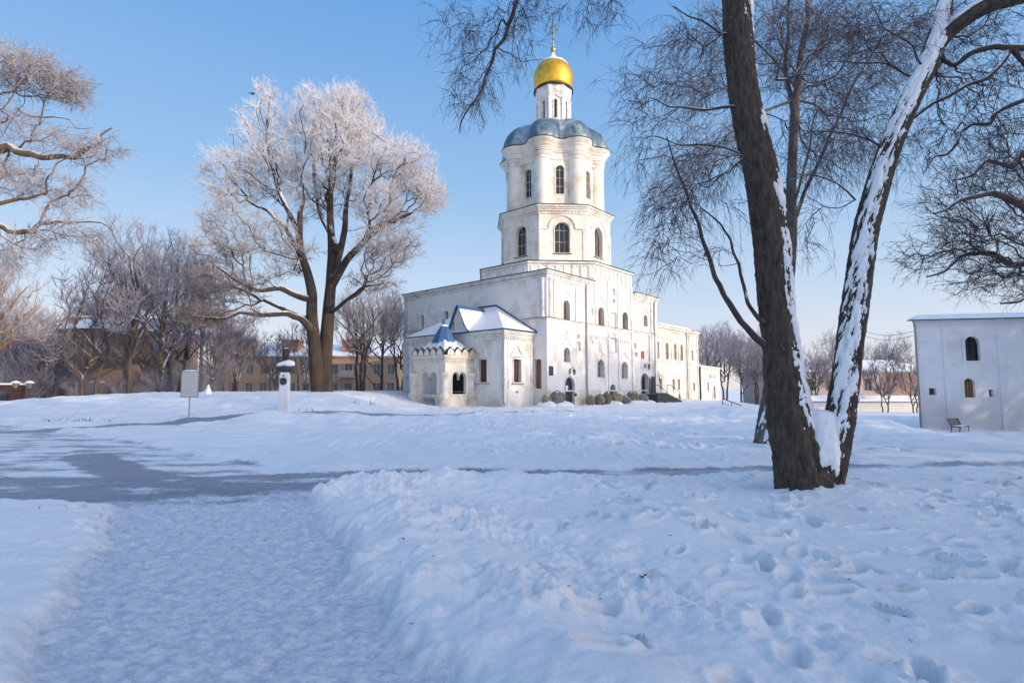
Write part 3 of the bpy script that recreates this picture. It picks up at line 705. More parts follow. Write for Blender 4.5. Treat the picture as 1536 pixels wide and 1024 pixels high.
rf.prism(AT, 14.0, 14.35, True, [(Cx+(x-Cx)*.8, Cy+(y-Cy)*.8) for x, y in AT]); rf.build("snowy_roof", M_capsnow, church)
# second octagon
def octo(ap): r = ap/math.cos(math.pi/8); return [(Cx+r*math.cos(math.pi/8+i*math.pi/4), Cy+r*math.sin(math.pi/8+i*math.pi/4)) for i in range(8)]
o2 = MB(); t2 = MB(); A2 = 5.8; O8 = octo(A2)
for i in range(8):
    a, b = Vector((*O8[i], 0)), Vector((*O8[(i+1) % 8], 0)); u = (b-a); L = u.length; u.normalize(); n = Vector((u.y, -u.x, 0))
    Wn = Wall(a, u, n); window(Wn, church, L/2, 1.55, 15.4, 18.6, 1, .5, pane=M_curt if i in (5, 6) else M_glass, frame=M_wood if i == 5 else M_fr, bars=(2, 2), sur=.1, mt=M_tower, name="tower_window")
    Wn.emit(o2, [(0, 14.0), (L, 14.0), (L, 20), (0, 20)], .5)
    # big arch moulding with side returns
    R = 1.42; pts_o = [(L/2+R*math.cos(t), 17.95+R*math.sin(t)) for t in [math.pi*k/14 for k in range(15)]]; pts_i = [(L/2+(R-.12)*math.cos(t), 17.95+(R-.12)*math.sin(t)) for t in [math.pi*k/14 for k in range(15)]]
    for k in range(14):
        q = (pts_o[k], pts_o[k+1], pts_i[k+1], pts_i[k]); t2.add([Wn.P(*z, .002) for z in q]+[Wn.P(*z, .12) for z in q], [(4,5,6,7), (0,1,5,4), (2,3,7,6)])
    Wn.strip(t2, .0, L/2-R, 17.85, 17.97, .002, .1); Wn.strip(t2, L/2+R, L, 17.85, 17.97, .002, .1)
    Wn.strip(t2, -.0, .28, 14.1, 17.85, .002, .07); Wn.strip(t2, L-.28, L, 14.1, 17.85, .002, .07)
    Wn.strip(flash, L/2-.95, L/2+.95, 15.27, 15.32, -.0, .14)
    for k in range(12): Wn.strip(t2, .25+k*(L-.5)/12, .25+k*(L-.5)/12+.2, 19.55, 19.72, .002, .08)
for ap, z0, z1 in ((A2+.1, 19.45, 19.53), (A2+.14, 19.75, 19.95), (A2+.28, 19.95, 20.12), (A2+.45, 20.12, 20.3)): t2.prism(octo(ap), z0, z1)
f8 = octo(A2+.52); flash.prism(f8, 20.3, 20.37)
o2.build("octagon_wall", M_tower, church); t2.build("octagon_moulding", M_tower, church)
# third storey: octagon with round columns at the corners; lobed cornice
RV = 4.74; CR = .94; A3 = RV*math.cos(math.pi/8)+.2
def lobe(off, n=192, sc=1.0):
    out = []
    for k in range(n):
        t = 2*math.pi*k/n; best = 0
        ph = (t % (math.pi/4))-math.pi/8; ra = (A3+off)/math.cos(((t+math.pi/8) % (math.pi/4))-math.pi/8); best = ra
        r = CR+off
        # nearest column centre at pi/8 + i pi/4
        d = RV; disc = r*r-(d*math.sin(ph))**2
        if disc > 0: best = max(best, d*math.cos(ph)+math.sqrt(disc))
        out.append(best*sc)
    # soften the hollow
    for _ in range(2): out = [(out[k-1]+2*out[k]+out[(k+1) % n])/4 for k in range(n)]
    return [(Cx+out[k]*math.cos(2*math.pi*k/n), Cy+out[k]*math.sin(2*math.pi*k/n)) for k in range(n)]
w3 = MB(); t3 = MB(); r3 = (A3)/math.cos(math.pi/8)
for i in range(8):
    p = [(Cx+r3*math.cos(math.pi/8+(i+k)*math.pi/4), Cy+r3*math.sin(math.pi/8+(i+k)*math.pi/4)) for k in (0, 1)]
    a, b = Vector((*p[0], 0)), Vector((*p[1], 0)); u = (b-a); L = u.length; u.normalize(); n = Vector((u.y, -u.x, 0)); Wn = Wall(a, u, n)
    window(Wn, church, L/2, .92, 22.0, 25.1, 1, .25, pane=M_curt if i in (5,) else M_glass, frame=M_fr, bars=(1, 3), sur=.1, mt=M_tower, name="tower_window")
    Wn.emit(w3, [(0, 20.3), (L, 20.3), (L, 27), (0, 27)], .25)
    cx_, cy_ = Cx+RV*math.cos(math.pi/8+i*math.pi/4), Cy+RV*math.sin(math.pi/8+i*math.pi/4)
    w3.lathe(cx_, cy_, [(CR+.12, 20.3), (CR+.12, 20.55), (CR, 20.7), (CR-.02, 23), (CR-.04, 25.7)], 28)
    # coffered frieze blocks on each column
    for k in range(28):
        t = 2*math.pi*k/28; t3.add(*(lambda c: ([(cx_+(CR+d)*math.cos(t+s), cy_+(CR+d)*math.sin(t+s), z) for d in (-.02, .09) for s, z in ((-.07, 26.0), (.07, 26.0), (.07, 26.4), (-.07, 26.4))], [(4,5,6,7),(0,1,5,4),(1,2,6,5),(2,3,7,6),(3,0,4,7)]))(0))
def lob_rings(mb, prof, cap=True): mb.rings([[(x, y, z) for x, y in lobe(off)] for off, z in prof], cap)
lob_rings(t3, [(-.02, 25.68), (.06, 25.7), (.06, 25.85), (0, 25.9), (-.01, 26.45), (.12, 26.5), (.12, 26.62), (.2, 26.7), (.22, 26.85), (.38, 27.05), (.4, 27.15), (.55, 27.3), (.72, 27.5), (.74, 27.62)])
fl3 = MB(); lob_rings(fl3, [(.78, 27.62), (.8, 27.68), (.6, 27.72)])
w3.build("belfry_wall", M_tower, church, False); t3.build("lobed_cornice", M_tower, church); fl3.build("cornice_flashing", M_flash, church)
# lobed dome
prof = []; nr = 22; n = 192
L0 = lobe(.62); rings = []; cols = []; PN = [rnd.choice((.2, .3, .34, .42, .52, .62)) for _ in range(32)]
for j in range(nr+1):
    s = j/nr; zz = 27.7+3.2*math.sin(s*math.pi/2)**.9; k = math.cos(s*math.pi/2)**.78 if s < 1 else 0
    ring = []
    for i, (x, y) in enumerate(L0):
        rx, ry = x-Cx, y-Cy; r = math.hypot(rx, ry); rt = 2.0
        soft = r*(1-.35*s)+RV*.98*.35*s*1.1
        q = rt+(soft-rt)*k; ring.append((Cx+rx/r*q, Cy+ry/r*q, zz))
        seg = (i+4) % 8; cols.append((PN[(i//6) % 32], ((i+4)//8*7 % 5)/4., 0, 1))
    rings.append(ring)
dm = MB(); dm.rings(rings); dome = dm.build("ribbed_roof", M_dome, church, True)
cc = dome.data.color_attributes.new("ice_tone", 'FLOAT_COLOR', 'POINT'); cc.data.foreach_set("color", np.array(cols, np.float32).ravel())
# drum
dr = MB(); rD = 1.95
for i in range(8):
    p = [(Cx+rD*math.cos(math.pi/8+(i+k)*math.pi/4), Cy+rD*math.sin(math.pi/8+(i+k)*math.pi/4)) for k in (0, 1)]
    a, b = Vector((*p[0], 0)), Vector((*p[1], 0)); u = (b-a); L = u.length; u.normalize(); nn = Vector((u.y, -u.x, 0)); Wn = Wall(a, u, nn)
    window(Wn, church, L/2, .36, 31.75, 33.95, 1, .25, bars=(0, 0), sur=.12, mt=M_trim, name="drum_window"); Wn.emit(dr, [(0, 30.8), (L, 30.8), (L, 34.6), (0, 34.6)], .25)
    keel(Wn, dr, L/2, 34.05, L*.95, .5, .1, .09)
    dr.lathe(p[0][0], p[0][1], [(.2, 31.2), (.2, 31.4), (.12, 31.5), (.12, 33.9), (.19, 34.0), (.19, 34.15)], 10)
dr.lathe(Cx, Cy, [(2.12, 30.5), (2.12, 30.95), (2.02, 31.1)], 8, True, .5); dr.lathe(Cx, Cy, [(1.98, 34.4), (2.05, 34.7), (2.12, 35.0), (2.15, 35.5), (2.2, 35.6)], 8, True, .5)
dr.build("drum", M_trim, church)
b = MB(); b.lathe(Cx, Cy, [(2.2, 35.55), (2.3, 35.6), (2.3, 35.72), (2.1, 35.76)], 40); b.build("drum_flashing", M_flash, church)
b = MB(); b.lathe(Cx, Cy, [(2.14, 35.74), (2.2, 36.1), (2.27, 36.7), (2.3, 37.2), (2.26, 37.7), (2.12, 38.15), (1.88, 38.55), (1.55, 38.95), (1.05, 39.2), (.7, 39.35)], 48); b.build("onion_dome", M_gold, church, True)
b = MB(); b.lathe(Cx, Cy, [(1.78, 38.8), (1.62, 39.0), (1.15, 39.32), (.72, 39.55), (.42, 39.9), (.2, 40.25), (.13, 40.5)], 32); b.build("snow_cap", M_capsnow, church, True)
b = MB(); b.lathe(Cx, Cy, [(.1, 40.4), (.12, 40.5), (.26, 40.62), (.33, 40.82), (.3, 41.0), (.14, 41.15), (.1, 41.3), (.17, 41.38), (.07, 41.5)], 20)
b.build("finial_ball", M_brass, church, True)
b = MB(); b.box(Cx-.045, Cx+.045, Cy-.05, Cy+.05, 41.4, 44.2)
def yb(z, l, t=.09, sl=0): b.add([(Cx+dx, Cy+sy*l, z+dz+sy*sl) for sy in (-1, 1) for dx, dz in ((-.04, -t/2), (.04, -t/2), (.04, t/2), (-.04, t/2))], [(0,1,2,3),(4,5,6,7),(0,1,5,4),(1,2,6,5),(2,3,7,6),(3,0,4,7)])
yb(43.0, .95); yb(43.65, .45); yb(42.2, .4, .08, .12)
b.lathe(Cx, Cy, [(.16, 42.88), (.16, 43.12)], 12); b.build("cross", M_brass, church)
# -------- refectory wing and low east annex
wg = MB(); wt = MB(); W2 = Wall((XW, .3, 0), (1, 0, 0), (0, -1, 0)); wx = lambda x: x-XW
for x in (21.35, 23.75, 25.95, 27.8): window(W2, church, wx(x), .72, 5.05, 7.1, 1, .4, frame=M_fr, pane=M_curt, bars=(1, 3), sur=.1, mt=M_wing)
window(W2, church, wx(31.0), .6, 5.2, 6.6, 1, .2, pane=M_curt, sur=.12, mt=M_wing)
for x, a, c_ in ((21.9, 1.5, 2.75), (25.3, 1.45, 2.75), (26.8, 1.45, 2.75), (31.3, 1.35, 2.35)): window(W2, church, wx(x), .62, a, c_, 0, .35, pane=M_curt, sur=.1, mt=M_wing)
window(W2, church, wx(26.9), .5, .2, .95, 1, .3, sur=.08, mt=M_wing)
W2.emit(wg, [(0, -.8), (12.1, -.8), (12.1, 9.0), (0, 9.0)], .4)
E2 = Wall((XW+12.1, .3, 0), (0, 1, 0), (1, 0, 0)); E2.emit(wg, [(0, -.8), (12, -.8), (12, 9), (0, 9)])
wg.box(XW+.01, XW+12.09, 12.2, 12.3, -.8, 9)
for a0, a1, z0, z1, d in ((0, 12.1, 4.62, 4.72, .1), (0, 12.1, 4.76, 4.8, .14), (0, 12.25, 8.5, 8.6, .1), (0, 12.3, 8.72, 8.98, .24), (0, 12.1, 1.2, 1.28, .04)): W2.strip(wt, a0, a1, z0, z1, .002, d)
E2.strip(wt, 0, 12, 8.72, 8.98, .002, .22)
for x in (29.4, 30.0, 32.55): halfcol(wt, x, .28, .16, 4.82, 8.48); halfcol(wt, x, .28, .16, -.6, 4.6)
for x in (22.6, 24.9, 26.9): W2.strip(wt, wx(x)-.08, wx(x)+.08, 4.82, 8.48, .002, .08)
for k in range(44): W2.strip(wt, .1+k*.2, .2+k*.2, 8.3, 8.48, .002, .06)
for x in (21.35, 23.75, 25.95, 27.8): keel(W2, wt, wx(x), 7.35, 1.2, .55)
for x in (25.3, 26.8, 21.9): keel(W2, wt, wx(x), 2.95, 1.0, .45)
wg.build("wing_wall", M_wing, church); wt.build("wing_moulding", M_wing, church)
b = MB(); b.prism([(XW, -.1), (XW+12.5, -.1), (XW+12.5, 12.4), (XW, 12.4)], 9.0, 10.2, True, [(XW, 5.5), (XW+9, 5.5), (XW+9, 6.6), (XW, 6.6)]); b.box(XW, XW+8.9, -.16, 12, 8.985, 9.16); b.build("wing_snowy_roof", M_capsnow, church)
ax = MB(); W3_ = Wall((32.8, .0, 0), (1, 0, 0), (0, -1, 0))
window(W3_, church, 2.35, .55, 1.3, 2.45, 0, .3, sur=.1); window(W3_, church, 3.1, .4, 3.0, 3.5, 0, .2, sur=.06); window(W3_, church, 4.5, .7, .2, 2.0, 1, .3, pane=M_curt, sur=.08); window(W3_, church, 4.5, .35, 3.0, 3.4, 0, .2, sur=.06)
W3_.emit(ax, [(0, -.8), (6.5, -.8), (6.5, 4.5), (0, 4.5)], .3); ax.box(39.29, 39.3, .001, 7, -.8, 4.499); ax.box(32.8, 39.3, 6.99, 7, -.8, 4.5)
for a0, a1, z0, z1, d in ((0, 6.6, 4.2, 4.3, .08), (0, 6.7, 4.32, 4.5, .16), (0, .2, -.6, 4.2, .07), (3.7, 3.9, -.6, 4.2, .07), (6.3, 6.5, -.6, 4.2, .07)): W3_.strip(ax, a0, a1, z0, z1, .002, d)
ax.build("east_annex_wall", M_wing, church)
b = MB(); b.prism([(32.7, -.25), (39.6, -.25), (39.6, 7.2), (32.7, 7.2)], 4.5, 5.1, True, [(32.7, 3), (38, 3), (38, 4), (32.7, 4)]); b.build("east_annex_roof", M_capsnow, church)
# -------- west annex with hipped roof and ogee gable
AX, Y0, Y1 = -3.96, 1.5, 13.9
aw = MB(); atm = MB(); Wa = Wall((AX, Y1, 0), (0, -1, 0), (-1, 0, 0)); ay = lambda y: Y1-y
def lattice(W, parent, c): 
    o = window(W, parent, c, .98, 2.15, 4.1, 0, .35, pane=M_wood, frame=M_wood, bars=(2, 5), sur=.13, mt=M_trim, sill=True, name="lattice_window")
    b = MB(); W.strip(b, c-.75, c+.75, 2.0, 2.04, .002, .2); b.build("sill_flashing", M_flash, o)
lattice(Wa, church, ay(3.85)); h = arch2(ay(7.1)-1.0, ay(7.1)+1.0, .15, 3.1, 1); Wa.holes.append(h); b = MB(); poly_face(b, Wa, h, -.33); b.build("door", M_door, church)  # dark arched panel added to stand for the shade inside the porch

window(Wa, church, ay(6.2), .26, 7.1, 7.75, 0, .3, sur=.0, bars=(0, 0)); window(Wa, church, ay(7.65), .28, 6.95, 7.65, 0, .3, sur=.0, bars=(0, 0)); window(Wa, church, ay(12.2), .7, 2.2, 3.7, 0, .3)
gy = [(ay(8.6), 6.5)]
def ogee(t): return 6.5+2.45*(.5-.5*math.cos(math.pi*t))**1.0*.72+.69*t**3
gab = [(ay(5.3)-(1-abs(0))*0, 6.5)]
gp = []
for k in range(0, 13): t = k/12; gp.append((ay(5.3)-t*1.62, ogee(t)))
for k in range(11, -1, -1): t = k/12; gp.append((ay(8.55)+t*1.62, ogee(t)))
Wa.emit(aw, [(0, -.6), (Y1-Y0, -.6), (Y1-Y0, 6.5)]+gp+[(0, 6.5)], .35)
Ws = Wall((AX, Y0, 0), (1, 0, 0), (0, -1, 0)); lattice(Ws, church, 1.75); b = MB(); Ws.strip(b, 1.55, 1.85, 1.25, 1.42, .002, .03); b.build("plaque", M_stone, church)
Ws.emit(aw, [(0, -.6), (3.96, -.6), (3.96, 6.5), (0, 6.5)], .35)
aw.box(AX, 0, Y1-.01, Y1, -.6, 6.5)
for W_, L in ((Wa, Y1-Y0), (Ws, 3.96)):
    for z0, z1, d in ((6.05, 6.15, .08), (6.22, 6.34, .15), (6.34, 6.49, .26)):
        if W_ is Wa: W_.strip(atm, 0, ay(8.75), z0, z1, .002, d); W_.strip(atm, ay(5.15), L+d*0, z0, z1, .002, d)
        else: W_.strip(atm, -d, L, z0, z1, .002, d)
    for k in range(int(L/.26)):
        a = .1+k*.26
        if W_ is Wa and ay(8.8) < a < ay(5.0): continue
        W_.strip(atm, a, a+.13, 5.72, 5.98, .002, .08)
    W_.strip(atm, .0, L, 1.3, 1.36, .002, .03)
for z in np.arange(0, 5.5, .45): Ws.strip(atm, .003, .32, z, z+.3, .002, .035); Wa.strip(atm, Y1-Y0-.35, Y1-Y0-.003, z, z+.3, .002, .035)
Ws.strip(atm, 3.5, 3.9, -.6, 5.6, .002, .06); Ws.strip(atm, .5, .7, -.6, 5.6, .002, .04)
keel(Wa, atm, ay(3.85), 4.3, 1.9, 1.2, .12, .2); keel(Ws, atm, 1.75, 4.3, 1.9, 1.2, .12, .2)
for z in (4.3,): Ws.strip(atm, .85, 2.65, z, z+.1, .002, .14); Wa.strip(atm, ay(3.85)-.9, ay(3.85)+.9, z, z+.1, .002, .14)
aw.build("annex_wall", M_wall, church); atm.build("annex_moulding", M_trim, church)
def hip(mb, x0, y0, y1, z0, ya, yb_, z1, lift=0):
    mb.add([(x0, y0, z0), (x0, y1, z0), (0, y1, z0), (0, y0, z0), (0, ya, z1), (0, yb_, z1)], [(0, 1, 5, 4), (1, 2, 5), (0, 4, 3), (0, 3, 2, 1)])
b = MB(); hip(b, AX-.35, Y0-.35, Y1+.3, 6.5, 6.0, 9.6, 9.2); b.build("annex_roof", M_blue, church)
b = MB(); hip(b, AX-.3, Y0-.3, Y1+.26, 6.6, 6.0, 9.6, 9.34); b.box(AX-.37, 0, Y0-.3, Y0+2, 6.515, 6.6) if False else None
b.build("annex_roof_snow", M_capsnow, church)
b = MB(); b.tube([(-.02, Y0-.4, 6.55), (-.03, 6.0, 9.42), (-.03, 9.6, 9.42)], .07, 6); b.tube([(AX-.36, Y0-.36, 6.52), (.0, Y0-.36, 6.52)], .05, 6); b.build("roof_edge", M_darkblue, church)
# ogee gable roof running back from the gable
b = MB(); sn = MB(); g0 = [(a, z+.02) for a, z in gp]
for mb_, off, x1 in ((b, .05, AX-.3), ):
    rr = [[tuple(Wa.P(a+(0), z+off, d)) for a, z in g0] for d in (.28, -3.2)]
    r2 = [[tuple(Wa.P(a, z+off+.08, d)) for a, z in g0] for d in (.28, -3.2)]
    mb_.rings([rr[0], rr[1]], False, False); mb_.rings([r2[0], r2[1]], False, False); mb_.rings([rr[0], r2[0]], False, False)
b.build("gable_roof", M_blue, church)
sn.rings([[tuple(Wa.P(a, z+.16, d)) for a, z in g0[:11]] for d in (.2, -3.1)], False, False); sn.build("gable_roof_snow", M_capsnow, church)
# -------- west porch
PX, PY0, PY1 = -7.25, 5.0, 9.0
pw = MB(); pm = MB(); Wp = Wall((PX, PY1, 0), (0, -1, 0), (-1, 0, 0)); Wq = Wall((PX, PY0, 0), (1, 0, 0), (0, -1, 0)); WL = PY1-PY0; WQ = AX-PX
Wr = Wall((PX, PY1, 0), (1, 0, 0), (0, 1, 0))
def twin(c, w_, z0, z1):   # opening with two small arches and a hanging boss
    a0, a1 = c-w_/2, c+w_/2; r = w_/4; L = [(a0, z0), (a1, z0)]
    L += [(c+r+r*math.cos(t), z1-r+r*math.sin(t)) for t in [math.pi*k/6 for k in range(7)]]
    L += [(c, z1-r-.28)]
    L += [(c-r+r*math.cos(t), z1-r+r*math.sin(t)) for t in [math.pi*k/6 for k in range(7)]]
    return L
for W_, L in ((Wp, WL), (Wq, WQ), (Wr, WQ)):
    W_.holes.append(twin(L/2, L*.48, 1.15, 3.0))
    if W_ is not Wq: W_.holes.append(arch2(L/2-L*.2, L/2+L*.2, .2, .85, 0))
    W_.emit(pw, [(0, -.5), (L, -.5), (L, 4.4), (0, 4.4)], .32)
    for z0, z1, d in ((3.05, 3.13, .05), (3.95, 4.05, .08), (4.1, 4.22, .15), (4.22, 4.38, .24), (1.0, 1.12, .1)): W_.strip(pm, -d*.99, L+d*.99 if W_ is Wp else L-.003, z0, z1-.003, .002, d)
    for k in range(int(L/.22)): W_.strip(pm, .05+k*.22, .16+k*.22, 3.75, 3.92, .002, .07)
    nk = 5 if W_ is Wp else 4
    for k in range(nk):  # kokoshniks
        c = (k+.5)*L/nk; w_ = L/nk*.98; pts = [(c+w_/2*math.cos(t), 4.4+.52*math.sin(t)**.9+(.12 if abs(t-math.pi/2) < .2 else 0)) for t in [math.pi*q/12 for q in range(13)]]
        vs = [W_.P(a, b_, .26) for a, b_ in pts]+[W_.P(a, b_, .0) for a, b_ in pts]; m_ = len(pts)
        pm.add(vs, [tuple(range(m_)), tuple(range(2*m_-1, m_-1, -1))]+[(i, i+1, m_+i+1, m_+i) for i in range(m_-1)])
        p2 = [(c+(a-c)*1.06, 4.38+(b_-4.38)*1.08) for a, b_ in pts]
        flash.add([W_.P(a, b_, .3) for a, b_ in pts]+[W_.P(a, b_, .3) for a, b_ in p2]+[W_.P(a, b_, .0) for a, b_ in p2], [(i, i+1, m_+i+1, m_+i) for i in range(m_-1)]+[(m_+i, m_+i+1, 2*m_+i+1, 2*m_+i) for i in range(m_-1)])
pw.box(PX+.3, AX-.01, PY0+.3, PY1-.3, 4.3, 4.39); pw.box(PX+.33, AX-.01, PY0+.33, PY1-.33, -.5, .12)
def colm(x, y): pm.lathe(x, y, [(.52, -.4), (.52, .35), (.4, .5), (.36, .62), (.44, .8), (.5, .95), (.5, 1.12), (.38, 1.2), (.3, 1.35), (.27, 1.6), (.33, 1.72), (.33, 1.85), (.27, 1.95), (.26, 2.4), (.38, 2.6), (.46, 2.75), (.46, 2.88), (.3, 3.0)], 20)
for x, y in ((PX, PY0), (PX, PY1), (AX-.25, PY0), (AX-.25, PY1)): colm(x, y)
pw.build("porch_wall", M_tower, church); pm.build("porch_moulding", M_tower, church)
pcx, pcy = (PX+AX)/2+.0, (PY0+PY1)/2
b = MB(); sq = [(PX-.1, PY0-.1), (AX, PY0-.1), (AX, PY1+.1), (PX-.1, PY1+.1)]
rr = []
for k, (q, z) in enumerate([(1.02, 4.5), (1.0, 4.75), (.86, 5.15), (.66, 5.55), (.5, 5.8), (.3, 5.85)]):
    ring = []
    for i in range(48):
        t = 2*math.pi*i/48; cx_, sx_ = math.cos(t), math.sin(t); e = 1/max(abs(cx_), abs(sx_)); e = e*(1-.12*k*.5)+0
        ring.append((pcx+cx_*1.68*q*min(e, 1.35), pcy+sx_*2.0*q*min(e, 1.35), z+.07*math.sin(i*1.7)*(k > 1)*(k < 4)))
    rr.append(ring)
b.rings(rr); b.build("porch_roof_snow", M_capsnow, church, True)
b = MB(); b.lathe(pcx, pcy, [(1.12, 5.6), (1.0, 5.85), (.62, 6.6), (.32, 7.05)], 8, True, .5); b.build("tent_roof", M_blue, church)
b = MB(); b.lathe(pcx, pcy, [(.34, 7.0), (.36, 7.1), (.12, 7.22)], 12); b.build("finial_snow", M_capsnow, church, True)
b = MB(); b.lathe(pcx, pcy, [(.13, 7.15), (.2, 7.27), (.17, 7.4), (.05, 7.7), (.02, 7.8)], 12); b.build("finial", M_blue, church, True)
flash.build("roof_flashing", M_flash, church)
# downpipes, plaques, lamps
def pipe(pts, r=.07, m=None): b = MB(); b.tube(pts, r, 8); return b.build("downpipe", m or M_pipe, church, True)
pipe([(6.0, -.12, 11.6), (6.0, -.14, 1.0), (6.0, -.2, .3), (6.0, -.35, .2)]); pipe([(19.6, -.3, 11.5), (19.6, -.26, 8), (19.6, -.18, .8)])
pipe([(18.45, -.12, 7.5), (18.45, -.14, 3.6)], .04); pipe([(AX-.3, Y0-.3, 6.4), (AX-.12, Y0-.12, 6.0), (AX-.12, Y0-.12, .5), (AX-.2, Y0-.35, .25)], .075, M_pipe)
pipe([(29.0, .1, 8.6), (29.0, .1, .3)]); pipe([(20.9, .15, 4.4), (20.9, -.1, 2.5), (21.4, .1, 2.2)], .05, M_iron)
for a, b_, c_, d_, m_ in ((.25, .82, 2.75, 3.55, M_darkstone), (16.8, 17.4, 4.9, 5.7, M_red), (4.05, 4.35, .9, 1.2, M_darkstone)):
    b = MB(); S.strip(b, a, b_, c_, d_, .002, .06); b.build("plaque", m_, church)
def wall_lamp(x, z):
    b = MB(); b.tube([(x, -.02, z+.1), (x, -.3, z+.28), (x, -.5, z+.12)], .03); b.box(x-.09, x+.09, -.04, 0, z-.25, z+.2); b.lathe(x, -.5, [(.03, z+.14), (.2, z+.02), (.17, z)], 8)
    o = b.build("wall_lamp", M_iron, church); b = MB(); b.lathe(x, -.5, [(.14, z), (.1, z-.32), (.02, z-.38)], 8); b.build("lamp_glass", M_curt, o)
wall_lamp(3.35, 3.2); wall_lamp(17.6, 4.1)
# stairs
b = MB(); sx0, sx1 = 16.2, 19.6
b.box(sx0+.25, sx1, -1.9, -.003, -.5, 1.0)
for k in range(6): b.box(sx1+k*.42+.003, sx1+(k+1)*.42, -1.9, -.003, -.5, 1.0-(k+1)*.16)
b.build("stair", M_darkstone, church)
b = MB(); b.add([(sx0, -2.15, -.5), (sx1+2.6, -2.15, -.5), (sx1+2.6, -2.15, .2), (sx1+.3, -2.15, .75), (sx1-1.2, -2.15, 1.15), (sx0, -2.15, 1.15)]+[(sx0, -1.91, -.5), (sx1+2.6, -1.91, -.5), (sx1+2.6, -1.91, .2), (sx1+.3, -1.91, .75), (sx1-1.2, -1.91, 1.15), (sx0, -1.91, 1.15)], [(0,1,2,3,4,5), (11,10,9,8,7,6)]+[(i, (i+1) % 6, 6+(i+1) % 6, 6+i) for i in range(6)])
b.build("stair_parapet", M_darkstone, church)
b = MB(); b.tube([(19.4, -1.7, 2.0), (20.3, -1.7, 2.0), (22.6, -1.7, 1.25), (22.6, -1.7, 0)], .035); b.tube([(19.4, -1.7, 2.0), (19.4, -1.7, 1.0)], .035); b.tube([(19.4, -1.7, 1.5), (20.3, -1.7, 1.5), (22.6, -1.7, .75)], .02); b.tube([(21, -1.7, 1.75), (21, -1.7, .4)], .02)
b.tube([(19.6, -.2, 2.0), (20.3, -.2, 2.0), (22.4, -.2, 1.25), (22.4, -.2, 0)], .03); b.build("stair_railing", M_iron, church)
def c2w(x, y): a = R_(48.7); return (KX+x*math.cos(a)-y*math.sin(a), KY+x*math.sin(a)+y*math.cos(a))

# shrubs along the south wall
def _bl(n, a, b_): m = mat(n, a, .85); base(m, ramp(m, noise(m, 3, 6, .7), [(.35, a), (.65, b_)])); bump(m, noise(m, 6, 6), .6, .08); return m
M_boulder = [_bl("olive_boulder", (.15, .13, .07), (.3, .25, .13)), _bl("grey_boulder", (.13, .12, .1), (.27, .25, .22)), _bl("brown_boulder", (.1, .08, .06), (.24, .19, .14))]
def shrub(x, y, r, h, label, m=None, seed=0):
    wx_, wy_ = c2w(x, y); g = gz(wx_, wy_); root = thing("boulder", (wx_, wy_, g), 0, label, "boulder", "boulders along the church wall"); q = random.Random(seed)
    b = MB(); f = [q.uniform(.85, 1.1) for _ in range(400)]
    b.ellipsoid((0, 0, h*.45), (r, r, h*.58), 20, 12, lambda t, p: 1+.1*math.sin(t*2+seed)+.06*math.sin(t*5+p*4+seed*2)+q.uniform(-.02, .02)); b.build("stone", m or M_boulder[seed % 3], root, True)
    b = MB(); b.ellipsoid((.03, .02, h*.97), (r*.4, r*.4, h*.07), 14, 8, lambda t, p: 1+.15*math.sin(t*3)); b.build("snow_cap", M_capsnow, root, True)
for i, (x, r, h, lb) in enumerate([(-.9, .45, .95, "low brown boulder in the nook left of the church corner"), (.35, .55, 1.25, "rounded boulder at the foot of the church corner"), (1.2, .28, 1.1, "narrow boulder just left of the arched church door"), (5.5, .4, .85, "first boulder right of the arched door, beside the downpipe"), (7.1, .55, .95, "middle rounded boulder of the three right of the arched door"), (8.4, .5, 1.15, "tallest pointed boulder of the three right of the arched door"),
        (10.2, .65, 1.1, "rounded boulder below the basement window with the blue sill"), (12.0, .55, .75, "flat boulder right of the basement window"), (13.1, .45, 1.15, "upright boulder in the middle of the wall foot"), (13.9, .4, 1.1, "narrow boulder left of the low broad one"), (15.2, .8, .9, "low broad boulder touching the church stairs")]):
    shrub(x, -.75 if x > 0 else -.6, r, h, lb, None, i)
# drifts of snow against the wall foot
b = MB()
for x, y, rx, h in [(.7, -1.0, 1.3, .45), (-1, -.8, 1.0, .5), (9.3, -.9, 1.2, .3), (13, -1.2, 1.6, .3), (15.2, -1.2, 1.4, .35), (24, -.4, 2.5, .3), (28, -.6, 2, .25)]:
    wx_, wy_ = c2w(x, y); b.ellipsoid((wx_, wy_, gz(wx_, wy_)-.02), (rx*.8, rx*.6, h), 22, 10, lambda t, p: 1+.12*math.sin(t*3+x)+.07*math.sin(t*5))
o = b.build("snow_drift", M_snow, None, True); tag(o, None, None, kind="structure")

# ------------------------------------------------------------------ trees
TW = dict(rmax=.06, n=5, len=.9, len2=.45, r=.012, r2=.009, sub=3, up=.25, spread=.6)
